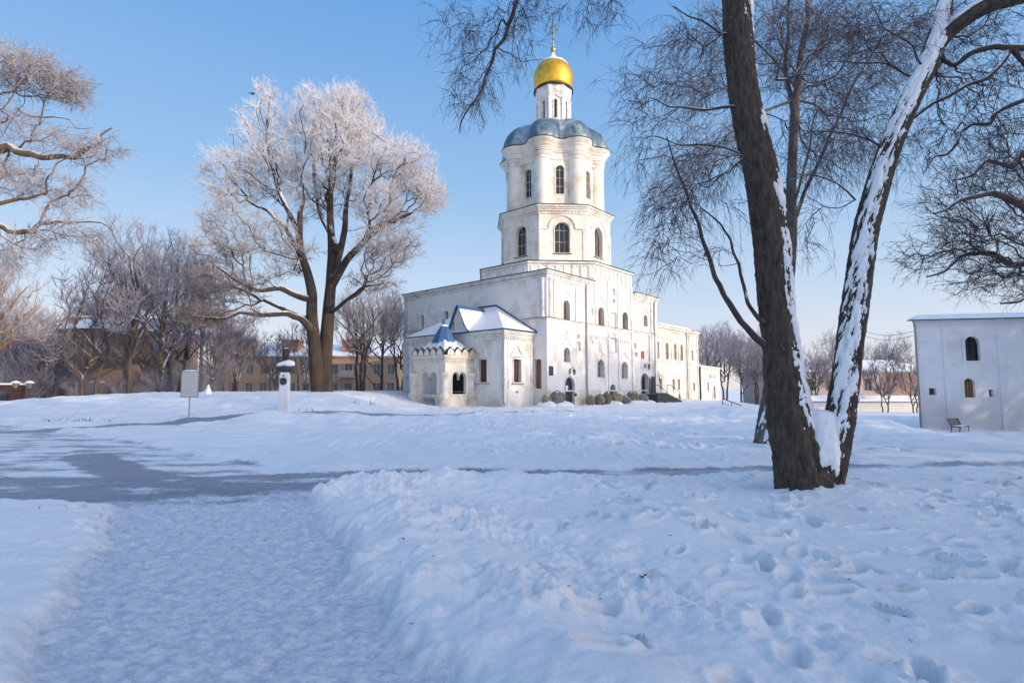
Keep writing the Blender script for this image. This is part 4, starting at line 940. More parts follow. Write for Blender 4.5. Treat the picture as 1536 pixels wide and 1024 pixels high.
# big frosted tree on the mound
FY = 45.
def A_(px, py, dy=0): return at(px, py, FY+dy)
fb = np.array([at(486, 597, FY)[0], FY, gz(at(486, 597, FY)[0], FY)-.1])
L_ = []
L_.append(([fb, fb+(0,0,1.2), A_(487, 540), A_(492, 480), A_(496, 430), A_(498, 380, .5), A_(495, 320, 1), A_(497, 260, 1.5)], (.72, .2), None))
L_.append(([A_(478, 592, -.3), A_(474, 540, -.8), A_(468, 480, -1), A_(468, 440, -1), A_(460, 405, -1.2), A_(450, 370, -1.6), A_(450, 320, -2)], (.58, .2), 1))
L_.append(([A_(497, 430), A_(520, 390, -1), A_(548, 360, -2), A_(580, 335, -3), A_(615, 320, -3)], (.34, .13), 1))
L_.append(([A_(500, 415), A_(517, 345, 1), A_(520, 300, 2), A_(528, 250, 2.5)], (.3, .14), 1))
L_.append(([A_(470, 450, -1), A_(450, 445, -1.5), A_(420, 432, -3), A_(385, 435, -4), A_(350, 418, -4.5), A_(325, 400, -5)], (.3, .07), 1))
L_.append(([A_(474, 500, -1), A_(452, 478, -2), A_(430, 470, -3), A_(395, 472, -4), A_(360, 468, -5), A_(330, 478, -5.5), A_(290, 474, -6)], (.3, .06), 1))
L_.append(([A_(455, 392, -1.3), A_(430, 345, -1), A_(400, 315, -1), A_(370, 300, -1)], (.22, .08), 1))
L_.append(([A_(446, 345, -1.8), A_(420, 290, -1), A_(405, 240, 0), A_(400, 190, 0), A_(405, 145, 0)], (.2, .05), 1))
L_.append(([A_(495, 470, 0), A_(520, 450, -2), A_(545, 430, -3), A_(575, 425, -4)], (.18, .05), 1))
L_.append(([A_(505, 370), A_(480, 320, 3), A_(470, 250, 4), A_(475, 190, 4)], (.24, .08), 1))
def E_l(px, py, rx, rz, dy, ry, w_): return (at(px, py, FY+dy), (rx*FY/F, ry, rz*FY/F), w_)
el = [E_l(400, 225, 55, 75, 0, 4, 5), E_l(500, 190, 75, 55, 1, 5, 8), E_l(470, 270, 90, 70, 2, 6, 7), E_l(610, 270, 55, 60, -1, 4.5, 6), E_l(590, 320, 60, 30, -2, 4, 3.2),
      E_l(350, 270, 45, 45, -1, 3.5, 2.5), E_l(345, 330, 40, 45, -2, 3.5, 2), E_l(420, 370, 50, 50, -2, 4, 2.3), E_l(535, 180, 40, 45, 1, 3.5, 3), E_l(580, 375, 50, 30, -3, 3.5, 2.2),
      E_l(350, 430, 65, 28, -4, 3, 3), E_l(320, 475, 70, 18, -5, 2.4, 2.0), E_l(330, 375, 45, 35, -3, 3, 1.6), E_l(400, 140, 14, 20, 0, 1.2, .35), E_l(560, 420, 40, 18, -3, 3, 1), E_l(540, 240, 90, 60, 0, 5, 5), E_l(640, 290, 32, 30, -1, 3, 1.5)]
frost_tree = make_tree("frosted_tree", 5, L_, el, 5200, .0145, 2.22, .42, tuple(fb), .03, dict(rmax=.045, n=5, len=.75, len2=.38, r=.014, r2=.011, sub=4, up=.2, spread=.7), (M_barkdk, M_frost), 16, .1, carve=.22,
    label="tallest bare tree on the mound, its twin-stemmed crown white with hoar frost", cat="tree")
# a crow near its top
b = MB(); cp = at(378, 141, 45.0); rt = thing("bird", cp, 1.0, "small dark bird perched in the top of the frosted tree", "bird")
b.ellipsoid((0, 0, 0), (.17, .1, .12), 12, 8); b.ellipsoid((.16, 0, .12), (.075, .065, .07), 10, 6); b.lathe(0, 0, [(.02, -.25), (.02, -.1)], 6)
b.add([(.22, -.015, .12), (.22, .015, .12), (.22, 0, .15), (.31, 0, .11)], [(0,1,3), (1,2,3), (2,0,3)]); b.add([(-.12, -.05, 0), (-.12, .05, 0), (-.38, .05, -.06), (-.38, -.05, -.06)], [(0,1,2,3)])
b.build("body", M_iron, rt, True)

# prototypes of bare trees (whole trees, copied to each spot)
def proto(name, seed, h, w_, n, mats, fork=.28, tr=.22, tw=None, label="", group="", stems=1):
    rs = random.Random(seed); L = []
    tops = []
    for s in range(stems):
        ox = (s-(stems-1)/2)*.5; lean = (s-(stems-1)/2)*h*.16+rs.uniform(-.3, .3)
        pts = [(ox, 0, -.25), (ox+lean*.15, 0, h*.12), (ox+lean*.4+rs.uniform(-.15, .15), rs.uniform(-.2, .2), h*fork), (ox+lean*.75, rs.uniform(-.4, .4), h*.5), (ox+lean, rs.uniform(-.5, .5), h*.72)]
        L.append((pts, (tr/(1 if stems == 1 else 1.3), tr*.3), None if s == 0 else 1))
    for k in range(5):
        a = k*2.4+rs.uniform(-.4, .4); z0 = h*(fork+.02+.04*k); r = w_*.5*rs.uniform(.6, .9)
        L.append(([(0, 0, z0), (r*.4*math.cos(a), r*.4*math.sin(a), z0+h*.1), (r*.8*math.cos(a), r*.8*math.sin(a), z0+h*.22)], (tr*.45, tr*.18), 1))
    el = [((0, 0, h*.66), (w_*.42, w_*.42, h*.34), 6)]
    for k in range(7):
        a = k*2.1+rs.uniform(-.5, .5); el.append(((w_*.32*math.cos(a), w_*.32*math.sin(a), h*rs.uniform(.36, .85)), (w_*.2, w_*.2, h*.16), 1.6))
    return make_tree(name, seed, L, el, n, .013, 2.25, .7, (0, 0, 0), .028, tw or TW, mats, 8, .12, label=label, group=group)
FARTW = dict(rmax=.05, n=3, len=.9, len2=.5, r=.013, r2=.010, sub=3, up=.35, spread=.4)
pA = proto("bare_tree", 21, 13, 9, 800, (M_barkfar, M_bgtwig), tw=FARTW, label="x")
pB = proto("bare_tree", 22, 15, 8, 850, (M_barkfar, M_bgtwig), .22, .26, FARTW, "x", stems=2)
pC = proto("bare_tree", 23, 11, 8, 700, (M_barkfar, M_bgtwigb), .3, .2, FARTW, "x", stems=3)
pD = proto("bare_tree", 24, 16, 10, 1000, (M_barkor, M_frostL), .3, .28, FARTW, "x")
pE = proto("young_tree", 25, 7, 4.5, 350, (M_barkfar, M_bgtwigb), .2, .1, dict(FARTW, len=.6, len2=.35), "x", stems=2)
PR_ = dict(A=pA, B=pB, C=pC, D=pD, E=pE); used = set()
def put(k, px, Y, sc, label, group, rz=None, z=None, x=None):
    X = at(px, 590, Y)[0] if x is None else x; g = gz(X, Y) if z is None else z; rz = rnd.uniform(0, 6.28) if rz is None else rz
    if k not in used:
        used.add(k); o = PR_[k]; o.location = (X, Y, g); o.rotation_euler = (0, 0, rz); o.scale = (sc, sc, sc); o["label"] = label; o["group"] = group; return o
    return dup(PR_[k], (X, Y, g), rz, sc, label, group)
GL = "bare trees beyond the mound on the left"
for a in [("D", -16, 38, .72, "tree with bark tinted ochre like sunlight at the left edge of the photo"), ("E", 132, 44, 1.7, "bare tree with dark slender stems in front of the orange brick gable"), ("B", 140, 70, 1.0, "slim bare tree right behind the orange brick gable's front"),
          ("B", 193, 44, 1.0, "tree with low snow-lined spreading limbs left of the sign"), ("A", 238, 50, 1.12, "thick dark tree just left of the white notice board"), ("B", 262, 56, 1.12, "dark trunk directly behind the white notice board"),
          ("A", 300, 54, 1.05, "bare tree just right of the notice board"), ("C", 352, 50, .62, "low bare tree between the notice board and the bust"), ("A", 38, 66, .8, "grey bare tree left of the orange brick gable"),
          ("C", 20, 60, .9, "brownish bare tree behind the one tinted ochre like sunlight"), ("E", 452, 58, 1.1, "thin young tree just right of the bust"), ("E", 408, 60, 1.0, "thin young tree just left of the bust"),
          ("C", 540, 56, 1.05, "gnarly bare tree right of the tall frosted tree"), ("A", 572, 62, .9, "bare tree with forked trunk beside the church's left end"), ("B", 600, 70, .85, "bare tree half hidden by the church's left end"),
          ("A", 165, 76, 1.05, "bare tree in the back row right of the brick gable"), ("B", 318, 75, .9, "bare tree in the back row near the apartment block's left end"),
          ("E", 72, 49, .9, "small bare tree before the brick building"), ("E", 60, 50, .9, "slender young tree near the left lamp"), ("E", 320, 44, .75, "low snowy sapling beside the white cone"), ("E", 350, 46, .8, "low arching sapling left of the bust"), ("A", 130, 84, 1.0, "hazy tree behind the brick building"), ("E", 176, 54, 1.3, "slim low tree behind the twin lamps"), ("C", 240, 60, .8, "dense dark low tree behind the notice board"), ("C", 30, 50, .6, "dark low tree beside the red kiosk"), ("A", -60, 50, 1.2, "bare tree just off the left edge")]:
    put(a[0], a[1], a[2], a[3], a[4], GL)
GR = "hazy bare trees behind the churchyard on the right"
for i, (k, px, Y, sc, lb) in enumerate([("A", 1062, 92, .95, "bare tree just right of the low east annex"), ("B", 1088, 98, .95, "second bare tree right of the east annex"), ("A", 1112, 95, .9, "bare tree left of the foreground trunk"), ("C", 1135, 90, 1.0, "bare tree seen just left of the foreground trunk"),
        ("A", 1075, 110, 1.05, "pale tree in the back row right of the annex"), ("B", 1120, 112, 1.0, "pale tree in the back row left of the foreground trunk"), ("C", 1222, 84, .9, "bare tree seen in the fork of the foreground trunk"), ("A", 1250, 100, 1.05, "tall pale tree above the fork of the foreground trunk"),
        ("A", 1300, 105, .95, "pale tree behind the pink building"), ("B", 1340, 108, .95, "pale tree behind the pink building, nearer the white building"), ("E", 1326, 76, 1.25, "slender forked tree in front of the snow-capped wall"), ("E", 1372, 74, 1.2, "slender tree beside the white building's downpipe"),
        ("A", 1365, 104, .8, "hazy tree touching the white building's edge"), ("C", 1280, 110, 1.1, "hazy tree right of the foreground fork"), ("B", 1150, 102, 1.0, "hazy tree behind the foreground trunk"), ("A", 1185, 104, 1.0, "hazy tree between the two foreground stems")]):
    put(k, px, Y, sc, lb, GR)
GS = "tall park trees to the right of the churchyard, outside the photo"  # unseen trees, some added only to shade the ground and walls
for x, y, k, sc in [(46, 33, "A", 1.35), (54, 28, "B", 1.4), (60, 18, "B", 1.5), (52, 8, "B", 1.45), (36, 4, "A", 1.3), (45, 0, "B", 1.4), (33, -6, "B", 1.35), (42, -10, "A", 1.4), (27, -12, "A", 1.3), (36, -18, "B", 1.4),
                    (22, -18, "B", 1.2), (30, -26, "A", 1.4), (68, 10, "B", 1.6), (58, -4, "A", 1.5), (52, -18, "B", 1.5), (19, -9, "C", 1.3), (25, -3, "C", 1.3), (16, -22, "A", 1.3), (40, -28, "B", 1.5), (56, 22, "A", 1.3), (50, 36, "B", 1.2), (44, 24, "C", 1.6), (66, 30, "A", 1.6), (53, 34, "C", 1.5), (60, 36, "A", 1.5), (46, -22, "A", 1.5), (34, -12, "B", 1.4), (50, -28, "A", 1.5), (38, -34, "B", 1.5), (26, -20, "C", 1.4), (44, -16, "C", 1.6), (30, -15, "A", 1.2), (56, -12, "A", 1.6), (21, -13, "A", 1.1)]:
    put(k, 0, y, sc, "tall unseen bare park tree standing to the right of the churchyard", GS, x=x)

# ------------------------------------------------------------------ big forked foreground tree
TY = 8.45
def fg_trunk(acc, sacc, line, widths, seed, n_around=80, ring=.03, snow_dir=None, snow_amt=0.0, snow_w=1.0, flare=0):
    P = np.array(line); R = np.array(widths); P, R = cat_rom(P, R, 14)
    d = np.r_[0, np.cumsum(np.linalg.norm(P[1:]-P[:-1], axis=1))]; m = int(d[-1]/ring); t = np.linspace(0, d[-1], m)
    P = np.stack([np.interp(t, d, P[:, i]) for i in range(3)], 1); R = np.interp(t, d, R)
    T = np.gradient(P, axis=0); T /= np.linalg.norm(T, axis=1, keepdims=True)
    ref = np.array([0, 1., 0]); Aa = np.cross(ref[None], T); Aa /= np.linalg.norm(Aa, axis=1, keepdims=True); Bb = np.cross(T, Aa)
    th = np.linspace(0, 2*np.pi, n_around+1)[:-1]; TH, TT = np.meshgrid(th, t)
    cx, sx = np.cos(TH), np.sin(TH)
    def pn(fa, fz, sd, o=4):    # periodic in angle by mixing two offsets
        return fbm(cx*fa+13+sd, TT*fz+sx*fa, sd, o, .55)
    rid = 1-np.abs(pn(4.2, 1.6, seed, 4)); rid2 = 1-np.abs(pn(9, 3.5, seed+7, 3))
    disp = R[:, None]*(.06*pn(1.2, .8, seed+3, 3)+.17*(rid-.75)+.10*(rid2-.75))
    if flare: disp = disp+R[:, None]*flare*np.exp(-TT/.35)*(.6+.5*np.cos(TH*5+seed))
    rad = R[:, None]+disp
    def surf(r): return (P[:, None]+Aa[:, None]*(r*cx)[..., None]+Bb[:, None]*(r*sx)[..., None]).reshape(-1, 3)
    i_ = np.arange(m*n_around).reshape(m, n_around); n2 = np.roll(i_, -1, 1)
    Qd = np.stack([i_[:-1], n2[:-1], n2[1:], i_[1:]], -1).reshape(-1, 4)
    acc.add(surf(rad), Qd)
    if snow_dir is not None:
        nrm = Aa[:, None]*cx[..., None]+Bb[:, None]*sx[..., None]; sdv = np.array(snow_dir)/np.linalg.norm(snow_dir)
        k = (nrm@sdv)
        am = np.interp(t, np.linspace(0, d[-1], len(snow_amt)), snow_amt)[:, None]
        msk = k-(1-am)+.36*pn(2.2, 2.6, seed+20, 3)+.22*pn(6, 14, seed+24, 3)
        sr = R[:, None]*(1+.03*pn(1.2, .8, seed+3, 3))+(.042*ss(-.02, .3, msk)-.035*ss(.02, -.2, msk))*snow_w-.006+.012*pn(3, 5, seed+28, 3)
        sacc.add(surf(sr), Qd)
tk = Acc(); sn_ = Acc()
def TP(px, py, dy=0): return at(px, py, TY+dy)
def TW_(w_): return w_/2*TY/F
gb = gz(TP(1215, 740)[0], TY)
lp = [(1212, 752, 0, 84), (1206, 720, .02, 78), (1197, 680, .03, 68), (1186, 640, .04, 62), (1180, 600, .05, 58), (1173, 550, .05, 53), (1168, 500, .05, 49), (1162, 440, .05, 48), (1158, 380, .05, 48), (1150, 320, .05, 48), (1141, 260, .05, 49), (1127, 200, .05, 46), (1117, 150, 0, 45), (1111, 100, 0, 43), (1107, 50, 0, 43), (1105, 0, 0, 42), (1100, -60, 0, 40), (1085, -140, 0, 36), (1065, -240, 0, 30)]
fg_trunk(tk, sn_, [TP(a, b_, c) for a, b_, c, d in lp], [TW_(d) for a, b_, c, d in lp], 3, snow_dir=(.84, -.5, .3), snow_amt=[-.6, .0, .26, .28, .24, .16, .22, .0, .14, -.15, .1, -.2, .0, .15, -.3, .02, -.4, -.05, -.4], flare=.16)
cp_ = [(1226, 756, -.02, 66), (1228, 730, -.04, 60), (1230, 705, -.06, 54), (1232, 680, -.06, 50), (1232, 655, -.05, 48), (1231, 640, -.04, 47), (1229, 626, -.03, 44), (1228, 619, -.02, 34), (1228, 615, -.01, 3)]
fg_trunk(tk, sn_, [TP(a, b_, c) for a, b_, c, d in cp_], [TW_(d) for a, b_, c, d in cp_], 17, snow_dir=(0, -.9, .5), snow_amt=[-.9, -.7, -.35, .0, .35, .7, 1.1, 1.4, 1.5, 1.5], flare=.1)
rp = [(1232, 752, -.05, 56), (1240, 720, -.08, 52), (1250, 680, -.1, 48), (1258, 640, -.1, 48), (1265, 590, -.1, 45), (1272, 540, -.1, 43), (1278, 490, -.1, 43), (1285, 440, -.1, 43), (1292, 390, -.1, 42), (1300, 340, -.1, 41), (1311, 300, -.1, 40), (1322, 260, -.1, 38), (1336, 220, -.1, 37), (1352, 180, -.1, 36), (1370, 140, -.1, 34), (1388, 105, -.1, 34), (1402, 70, -.1, 33), (1412, 35, -.1, 30), (1418, 0, -.1, 24), (1422, -50, 0, 20), (1430, -130, 0, 14)]
fg_trunk(tk, sn_, [TP(a, b_, c) for a, b_, c, d in rp], [TW_(d*.84) for a, b_, c, d in rp], 9, snow_dir=(-.42, -.8, .5), snow_amt=[-.6, .05, .25, .36, .36, .32, .28, .36, .15, .34, .2, .36, .36, .4, .42, .36, .36, .3, .3], snow_w=1.15, flare=.16)
ap_ = [(1400, 75, -.1, 22), (1420, 52, -.2, 22), (1445, 30, -.3, 22), (1478, 10, -.4, 22), (1515, 0, -.5, 20), (1560, -10, -.6, 18), (1640, -20, -.8, 12)]
fg_trunk(tk, sn_, [TP(a, b_, c) for a, b_, c, d in ap_], [TW_(d) for a, b_, c, d in ap_], 14, 40, snow_dir=(-.3, 0, 1), snow_amt=[.4, .35, .1, .0, -.2])
big_tree = thing("forked_tree", (TP(1215, 740)[0], TY, gb), 0, "thick dark forked foreground tree with snow packed in its crotch and along both stems", "tree")
bo = (TP(1215, 740)[0], TY, gb)
tk.build("trunk", M_bark, big_tree, bo)
sn_.build("snow", M_snow, big_tree, bo)

def limb_tree(root, bo, seed, lines, ells, npts, r0, p, bf, tw, mats, thick, jit=.15, carve=.3, names_=("limb", "twigs")):
    """limbs + twig meshes as parts of an existing tree"""
    t = make_tree("tmp", seed, lines, ells, npts, r0, p, bf, bo, thick, tw, mats, 12, jit, jr=.006, carve=carve)
    for c in list(t.children):
        c.parent = root; c.name = names_[0] if c.name.startswith("trunk") else names_[1]
    bpy.data.objects.remove(t)
def LP(Y, *pts): return [at(a, b_, Y+(c[0] if c else 0)) for a, b_, *c in pts]
WEEP = dict(rmax=.03, n=5, len=.55, len2=.3, r=.0042, r2=.0032, sub=3, npt=6, npt2=4, droop=.22, droop2=.16, spread=.6, spread2=.55, wig=.12)
def EP(px, py, Y, rx, rz, ry, w_): return (at(px, py, Y), (rx*Y/F, ry, rz*Y/F), w_)
# limbs of the forked tree: left snowy limbs, side shoots, arching limbs to the right, the branches overhead on the left
lines = [(LP(TY, (1150, 520), (1132, 505, -.1), (1110, 480, -.2), (1085, 440, -.2), (1072, 415, -.2), (1060, 375, -.2), (1048, 335, -.1), (1030, 290), (1012, 245), (1000, 205)), (.058, .01), None),
         (LP(TY, (1150, 490), (1138, 478, -.1), (1122, 455, -.15), (1116, 430, -.1), (1108, 395), (1096, 360), (1080, 335), (1052, 312)), (.038, .01), None),
         (LP(TY, (1030, 290), (1000, 285), (970, 287), (945, 308)), (.02, .008), 1),
         (LP(TY, (1120, 165), (1095, 160, -.1), (1060, 165, -.2), (1020, 160, -.3), (985, 150, -.4)), (.03, .01), None),
         (LP(TY, (1118, 235), (1080, 220, .2), (1020, 218, .3), (975, 205, .4)), (.022, .008), None),
         (LP(TY, (1110, 60), (1080, 50, .2), (1050, 30, .3), (1010, 10, .4)), (.025, .01), None),
         (LP(TY, (1165, 120), (1195, 110, .2), (1250, 60, .4), (1290, 10, .5)), (.02, .008), None),
         (LP(TY, (1283, 300), (1255, 275, .2), (1210, 262, .3), (1160, 270, .3)), (.018, .007), None),
         (LP(TY, (1325, 225), (1290, 205, .2), (1250, 198, .3), (1200, 205, .4)), (.02, .007), None),
         (LP(TY, (1378, 120), (1340, 100, .2), (1300, 95, .3), (1250, 92, .4)), (.022, .007), None),
         (LP(TY, (1378, 118), (1395, 112, -.2), (1370, 70, -.3), (1330, 45, -.4), (1310, 10, -.4)), (.02, .007), None)]
ells = [EP(1000, 190, TY, 70, 110, .7, 5), EP(1000, 330, TY, 60, 60, .6, 3), EP(1080, 280, TY, 50, 90, .6, 2.2), EP(960, 110, TY+.2, 40, 50, .5, 1.3), EP(1050, 60, TY, 60, 60, .6, 2.6),
        EP(1240, 80, TY, 70, 90, .8, 3), EP(1210, 220, TY, 60, 70, .7, 2.4), EP(1320, 50, TY, 60, 55, .6, 2), EP(1160, 60, TY+.5, 40, 70, .5, 1.2), EP(1220, 330, TY+.3, 45, 60, .4, .8), EP(1290, 170, TY, 50, 60, .5, 1.4), EP(1055, 390, TY, 35, 45, .35, .8), EP(990, 400, TY, 45, 45, .4, .7)]
limb_tree(big_tree, bo, 31, lines, ells, 760, .0036, 2.3, .4, dict(WEEP, n=2, len=.62, len2=.3, droop=.34, droop2=.26), (M_limb, M_twig), .012)
lines = [(LP(TY, (1400, 60), (1415, 90, -.1), (1432, 98, -.2), (1460, 78, -.3), (1490, 70, -.3), (1520, 72, -.3), (1570, 70, -.2), (1640, 62)), (.03, .055), None),
         (LP(TY, (1515, 72, -.3), (1505, 92, -.3), (1480, 118, -.3), (1450, 128, -.2), (1400, 155, -.1), (1370, 178), (1345, 200)), (.04, .012), 1),
         (LP(TY, (1515, 72, -.3), (1525, 35, -.3), (1535, 0, -.3), (1550, -60)), (.035, .03), 1),
         (LP(TY, (1520, 75, -.3), (1540, 100, -.4), (1560, 150, -.4)), (.045, .03), 1),
         (LP(TY, (1590, 130), (1536, 150), (1500, 165), (1485, 185), (1460, 186), (1440, 200), (1420, 232), (1398, 238), (1385, 260)), (.045, .008), 1)]
ells = [EP(1450, 40, TY, 90, 50, .7, 2.5), EP(1470, 130, TY, 80, 50, .7, 2.5), EP(1420, 200, TY, 60, 50, .5, 2), EP(1500, 200, TY, 60, 50, .6, 1.6)]
limb_tree(big_tree, bo, 32, lines, ells, 420, .0034, 2.3, .4, dict(WEEP, n=2, len=.36, len2=.2, droop=.08, droop2=.05), (M_limb, M_twig), .012)
OY = 8.0
lines = [(LP(OY, (1065, -240, .4), (980, -220), (900, -190), (830, -130), (790, -60), (775, 0), (762, 40), (742, 75), (728, 115), (705, 160), (690, 200)), (.06, .008), None),
         (LP(OY, (790, -60), (770, 5), (740, 12), (710, 25), (690, 38), (660, 68)), (.028, .006), 1),
         (LP(OY, (752, 30), (735, 60, .2), (715, 85, .3), (690, 110, .3)), (.014, .005), 1),
         (LP(OY, (745, 70), (765, 80, .2), (790, 92, .3), (815, 90, .3)), (.010, .004), 1),
         (LP(OY, (900, -190), (930, -100), (935, -20), (925, 20), (905, 42), (890, 50)), (.03, .006), 1),
         (LP(OY, (830, -130), (850, -60), (855, 0), (862, 40)), (.02, .006), 1)]
ells = [EP(700, 50, OY, 45, 45, .4, 2), EP(760, 60, OY, 55, 60, .4, 2.6), EP(715, 130, OY, 45, 45, .35, 2.2), EP(800, 10, OY, 50, 35, .4, 1.4), EP(895, 10, OY, 55, 45, .4, 2.2), EP(770, -60, OY, 80, 50, .5, 1.4), EP(860, -60, OY, 80, 50, .5, 1.4)]
limb_tree(big_tree, bo, 33, lines, ells, 380, .0028, 2.3, .4, dict(WEEP, rmax=.02, n=3, len=.36, len2=.2, r=.0034, r2=.0027, droop=.3, droop2=.22), (M_limb, M_twig), .008)

# ------------------------------------------------------------------ weeping birch behind it
BY = 15.5
bx = at(1152, 665, BY)[0]; bb = (bx, BY, gz(bx, BY))
ba = Acc(); bs = Acc()
fgl = [(1150, 680, 0, 40), (1152, 640, 0, 32), (1158, 590, 0, 26), (1166, 530, 0, 23), (1176, 460, 0, 20), (1184, 400, 0, 17), (1187, 340, 0, 16), (1187, 280, 0, 14), (1190, 210, 0, 13), (1193, 150, 0, 13)]
fg_trunk(ba, bs, [at(a, b_, BY) for a, b_, c, d in fgl], [d/2*BY/F for a, b_, c, d in fgl], 41, 40, .06, snow_dir=(-.4, -.6, .5), snow_amt=[.2, .1, 0, -.2, -.2, -.2])
birch = thing("weeping_birch", bb, 0, "weeping birch with dark snow-flecked base standing just behind the forked tree", "tree")
ba.build("trunk", M_birch, birch, bb); bs.build("snow", M_snow, birch, bb)
lines = [(LP(BY, (1193, 150), (1200, 90), (1212, 30), (1218, -40)), (.1, .05), None), (LP(BY, (1190, 170), (1178, 110, .3), (1183, 50, .4), (1186, -20, .4)), (.07, .04), 1),
         (LP(BY, (1187, 340), (1230, 240, .5), (1262, 170, 1), (1290, 110, 1), (1320, 60, 1)), (.06, .02), 1), (LP(BY, (1186, 330), (1215, 220, -.6), (1235, 150, -1)), (.04, .015), 1),
         (LP(BY, (1186, 300), (1150, 240, .6), (1110, 180, 1), (1080, 110, 1)), (.045, .015), 1), (LP(BY, (1192, 130), (1130, 60, .6), (1080, 30, 1)), (.04, .015), 1)]
ells = [EP(1200, 60, BY, 60, 90, 1.6, 5), EP(1110, 60, BY, 70, 80, 1.4, 3.5), EP(1290, 90, BY, 80, 90, 1.5, 5), EP(1080, 200, BY, 60, 80, 1.2, 3.5), EP(1250, 200, BY, 60, 80, 1.2, 3), EP(1030, 120, BY, 60, 80, 1.2, 3), EP(1020, 260, BY, 50, 60, 1, 2), EP(1380, 60, BY, 70, 70, 1.3, 2.5), EP(1340, 200, BY, 50, 60, 1, 1.3)]
limb_tree(birch, bb, 42, lines, ells, 1400, .0055, 2.3, .45, dict(WEEP, rmax=.04, n=3, len=.95, len2=.5, r=.0062, r2=.005, droop=.3, droop2=.25, sub=3), (M_birch, M_twigf), .02)

# ------------------------------------------------------------------ tree at the right edge
RY = 13.; rx_ = at(1640, 700, RY)[0]; rb = (rx_, RY, gz(rx_, RY))
L = [([(rx_, RY, rb[2]-.2), (rx_+.1, RY, rb[2]+2), tuple(at(1650, 380, RY)), tuple(at(1660, 200, RY)), tuple(at(1670, 60, RY))], (.38, .2), None),
     (LP(RY, (1650, 400), (1590, 350, -.5), (1536, 310, -1), (1490, 290, -1), (1440, 300, -1), (1400, 320, -1)), (.13, .02), 1),
     (LP(RY, (1650, 440), (1600, 410, .5), (1540, 395), (1490, 380), (1440, 385), (1390, 415)), (.12, .02), 1),
     (LP(RY, (1650, 330), (1580, 250, 1), (1530, 230, .5), (1480, 240), (1430, 270)), (.11, .02), 1),
     (LP(RY, (1650, 470), (1600, 450, -1), (1545, 440, -1), (1500, 455, -1)), (.08, .02), 1),
     (LP(RY, (1640, 250), (1590, 180, 1), (1540, 150, 1)), (.1, .03), 1)]
el = [EP(1460, 300, RY, 80, 60, 1.3, 6), EP(1430, 370, RY, 70, 50, 1.2, 4.5), EP(1500, 420, RY, 60, 45, 1.2, 3.5), EP(1510, 240, RY, 70, 60, 1.3, 4), EP(1600, 300, RY, 70, 140, 2, 4), EP(1520, 340, RY, 60, 60, 1.2, 3.5), EP(1600, 100, RY, 90, 90, 2, 3), EP(1480, 120, RY+1, 70, 70, 1.4, 2)]
edge = make_tree("drooping_tree", 51, L, el, 1400, .0056, 2.3, .55, rb, .02, dict(WEEP, rmax=.03, n=2, len=.5, len2=.28, r=.0058, r2=.0045, droop=.06, droop2=.05, sub=3, spread=.5), (M_barkfar, M_twig), 12, .18,
                 label="dense purplish bare tree reaching in from the right edge, in front of the white building", cat="tree")
# ------------------------------------------------------------------ frosted tree at the left edge
LY = 20.; lx = at(-150, 640, LY)[0]; lb = (lx, LY, gz(lx, LY))
L = [([(lx, LY, lb[2]-.2), (lx, LY, lb[2]+2.5), tuple(at(-140, 380, LY)), tuple(at(-120, 250, LY)), tuple(at(-110, 100, LY))], (.42, .2), None),
     (LP(LY, (-120, 260), (-60, 235), (-15, 225), (14, 219), (38, 230), (62, 236), (95, 234), (122, 228), (140, 218), (155, 212), (168, 192)), (.2, .03), 1),
     (LP(LY, (14, 219), (12, 195), (11, 178), (28, 163), (48, 152), (66, 140), (90, 134)), (.13, .03), 1), (LP(LY, (11, 178), (0, 150), (-15, 120)), (.07, .04), 1),
     (LP(LY, (40, 172), (70, 176, .3), (105, 180, .5), (140, 192, .5)), (.04, .012), 1),
     (LP(LY, (-130, 320), (-60, 318), (0, 305), (40, 298), (70, 290)), (.13, .03), 1),
     (LP(LY, (-135, 380), (-60, 350), (0, 338), (30, 348), (50, 348), (60, 336), (88, 332), (120, 333), (170, 346)), (.15, .02), 1), (LP(LY, (-60, 350), (-10, 350, -.4), (20, 365, -.5), (45, 385, -.5)), (.06, .02), 1)]
el = [EP(60, 115, LY, 60, 32, 1.5, 5), EP(10, 100, LY, 60, 30, 1.6, 4), EP(100, 130, LY, 32, 25, 1.1, 2.4), EP(70, 190, LY, 60, 28, 1.4, 2.6), EP(130, 230, LY, 40, 20, 1, 1.5), EP(30, 270, LY, 60, 30, 1.3, 3), EP(100, 290, LY, 40, 28, 1, 2.2), EP(100, 345, LY, 60, 20, 1, 2.4), EP(30, 375, LY, 40, 26, 1, 2.2), EP(-70, 200, LY, 90, 120, 2.5, 8), EP(160, 225, LY, 22, 20, .7, .7)]
ledge = make_tree("frosted_tree", 61, L, el, 1700, .008, 2.3, .5, lb, .018, dict(WEEP, rmax=.05, n=3, len=.55, len2=.32, r=.009, r2=.0075, droop=.12, droop2=.1, sub=3, spread=.6), (bark("gold_lit_bark", (.09, .055, .03), (.22, .14, .08), .7, 5, thr=.4), M_frostL), 12, .16,  # golden sunlight put into this bark's base colour
                 label="frosted tree reaching in from the left edge with crooked limbs tinted a sunlit golden brown", cat="tree")

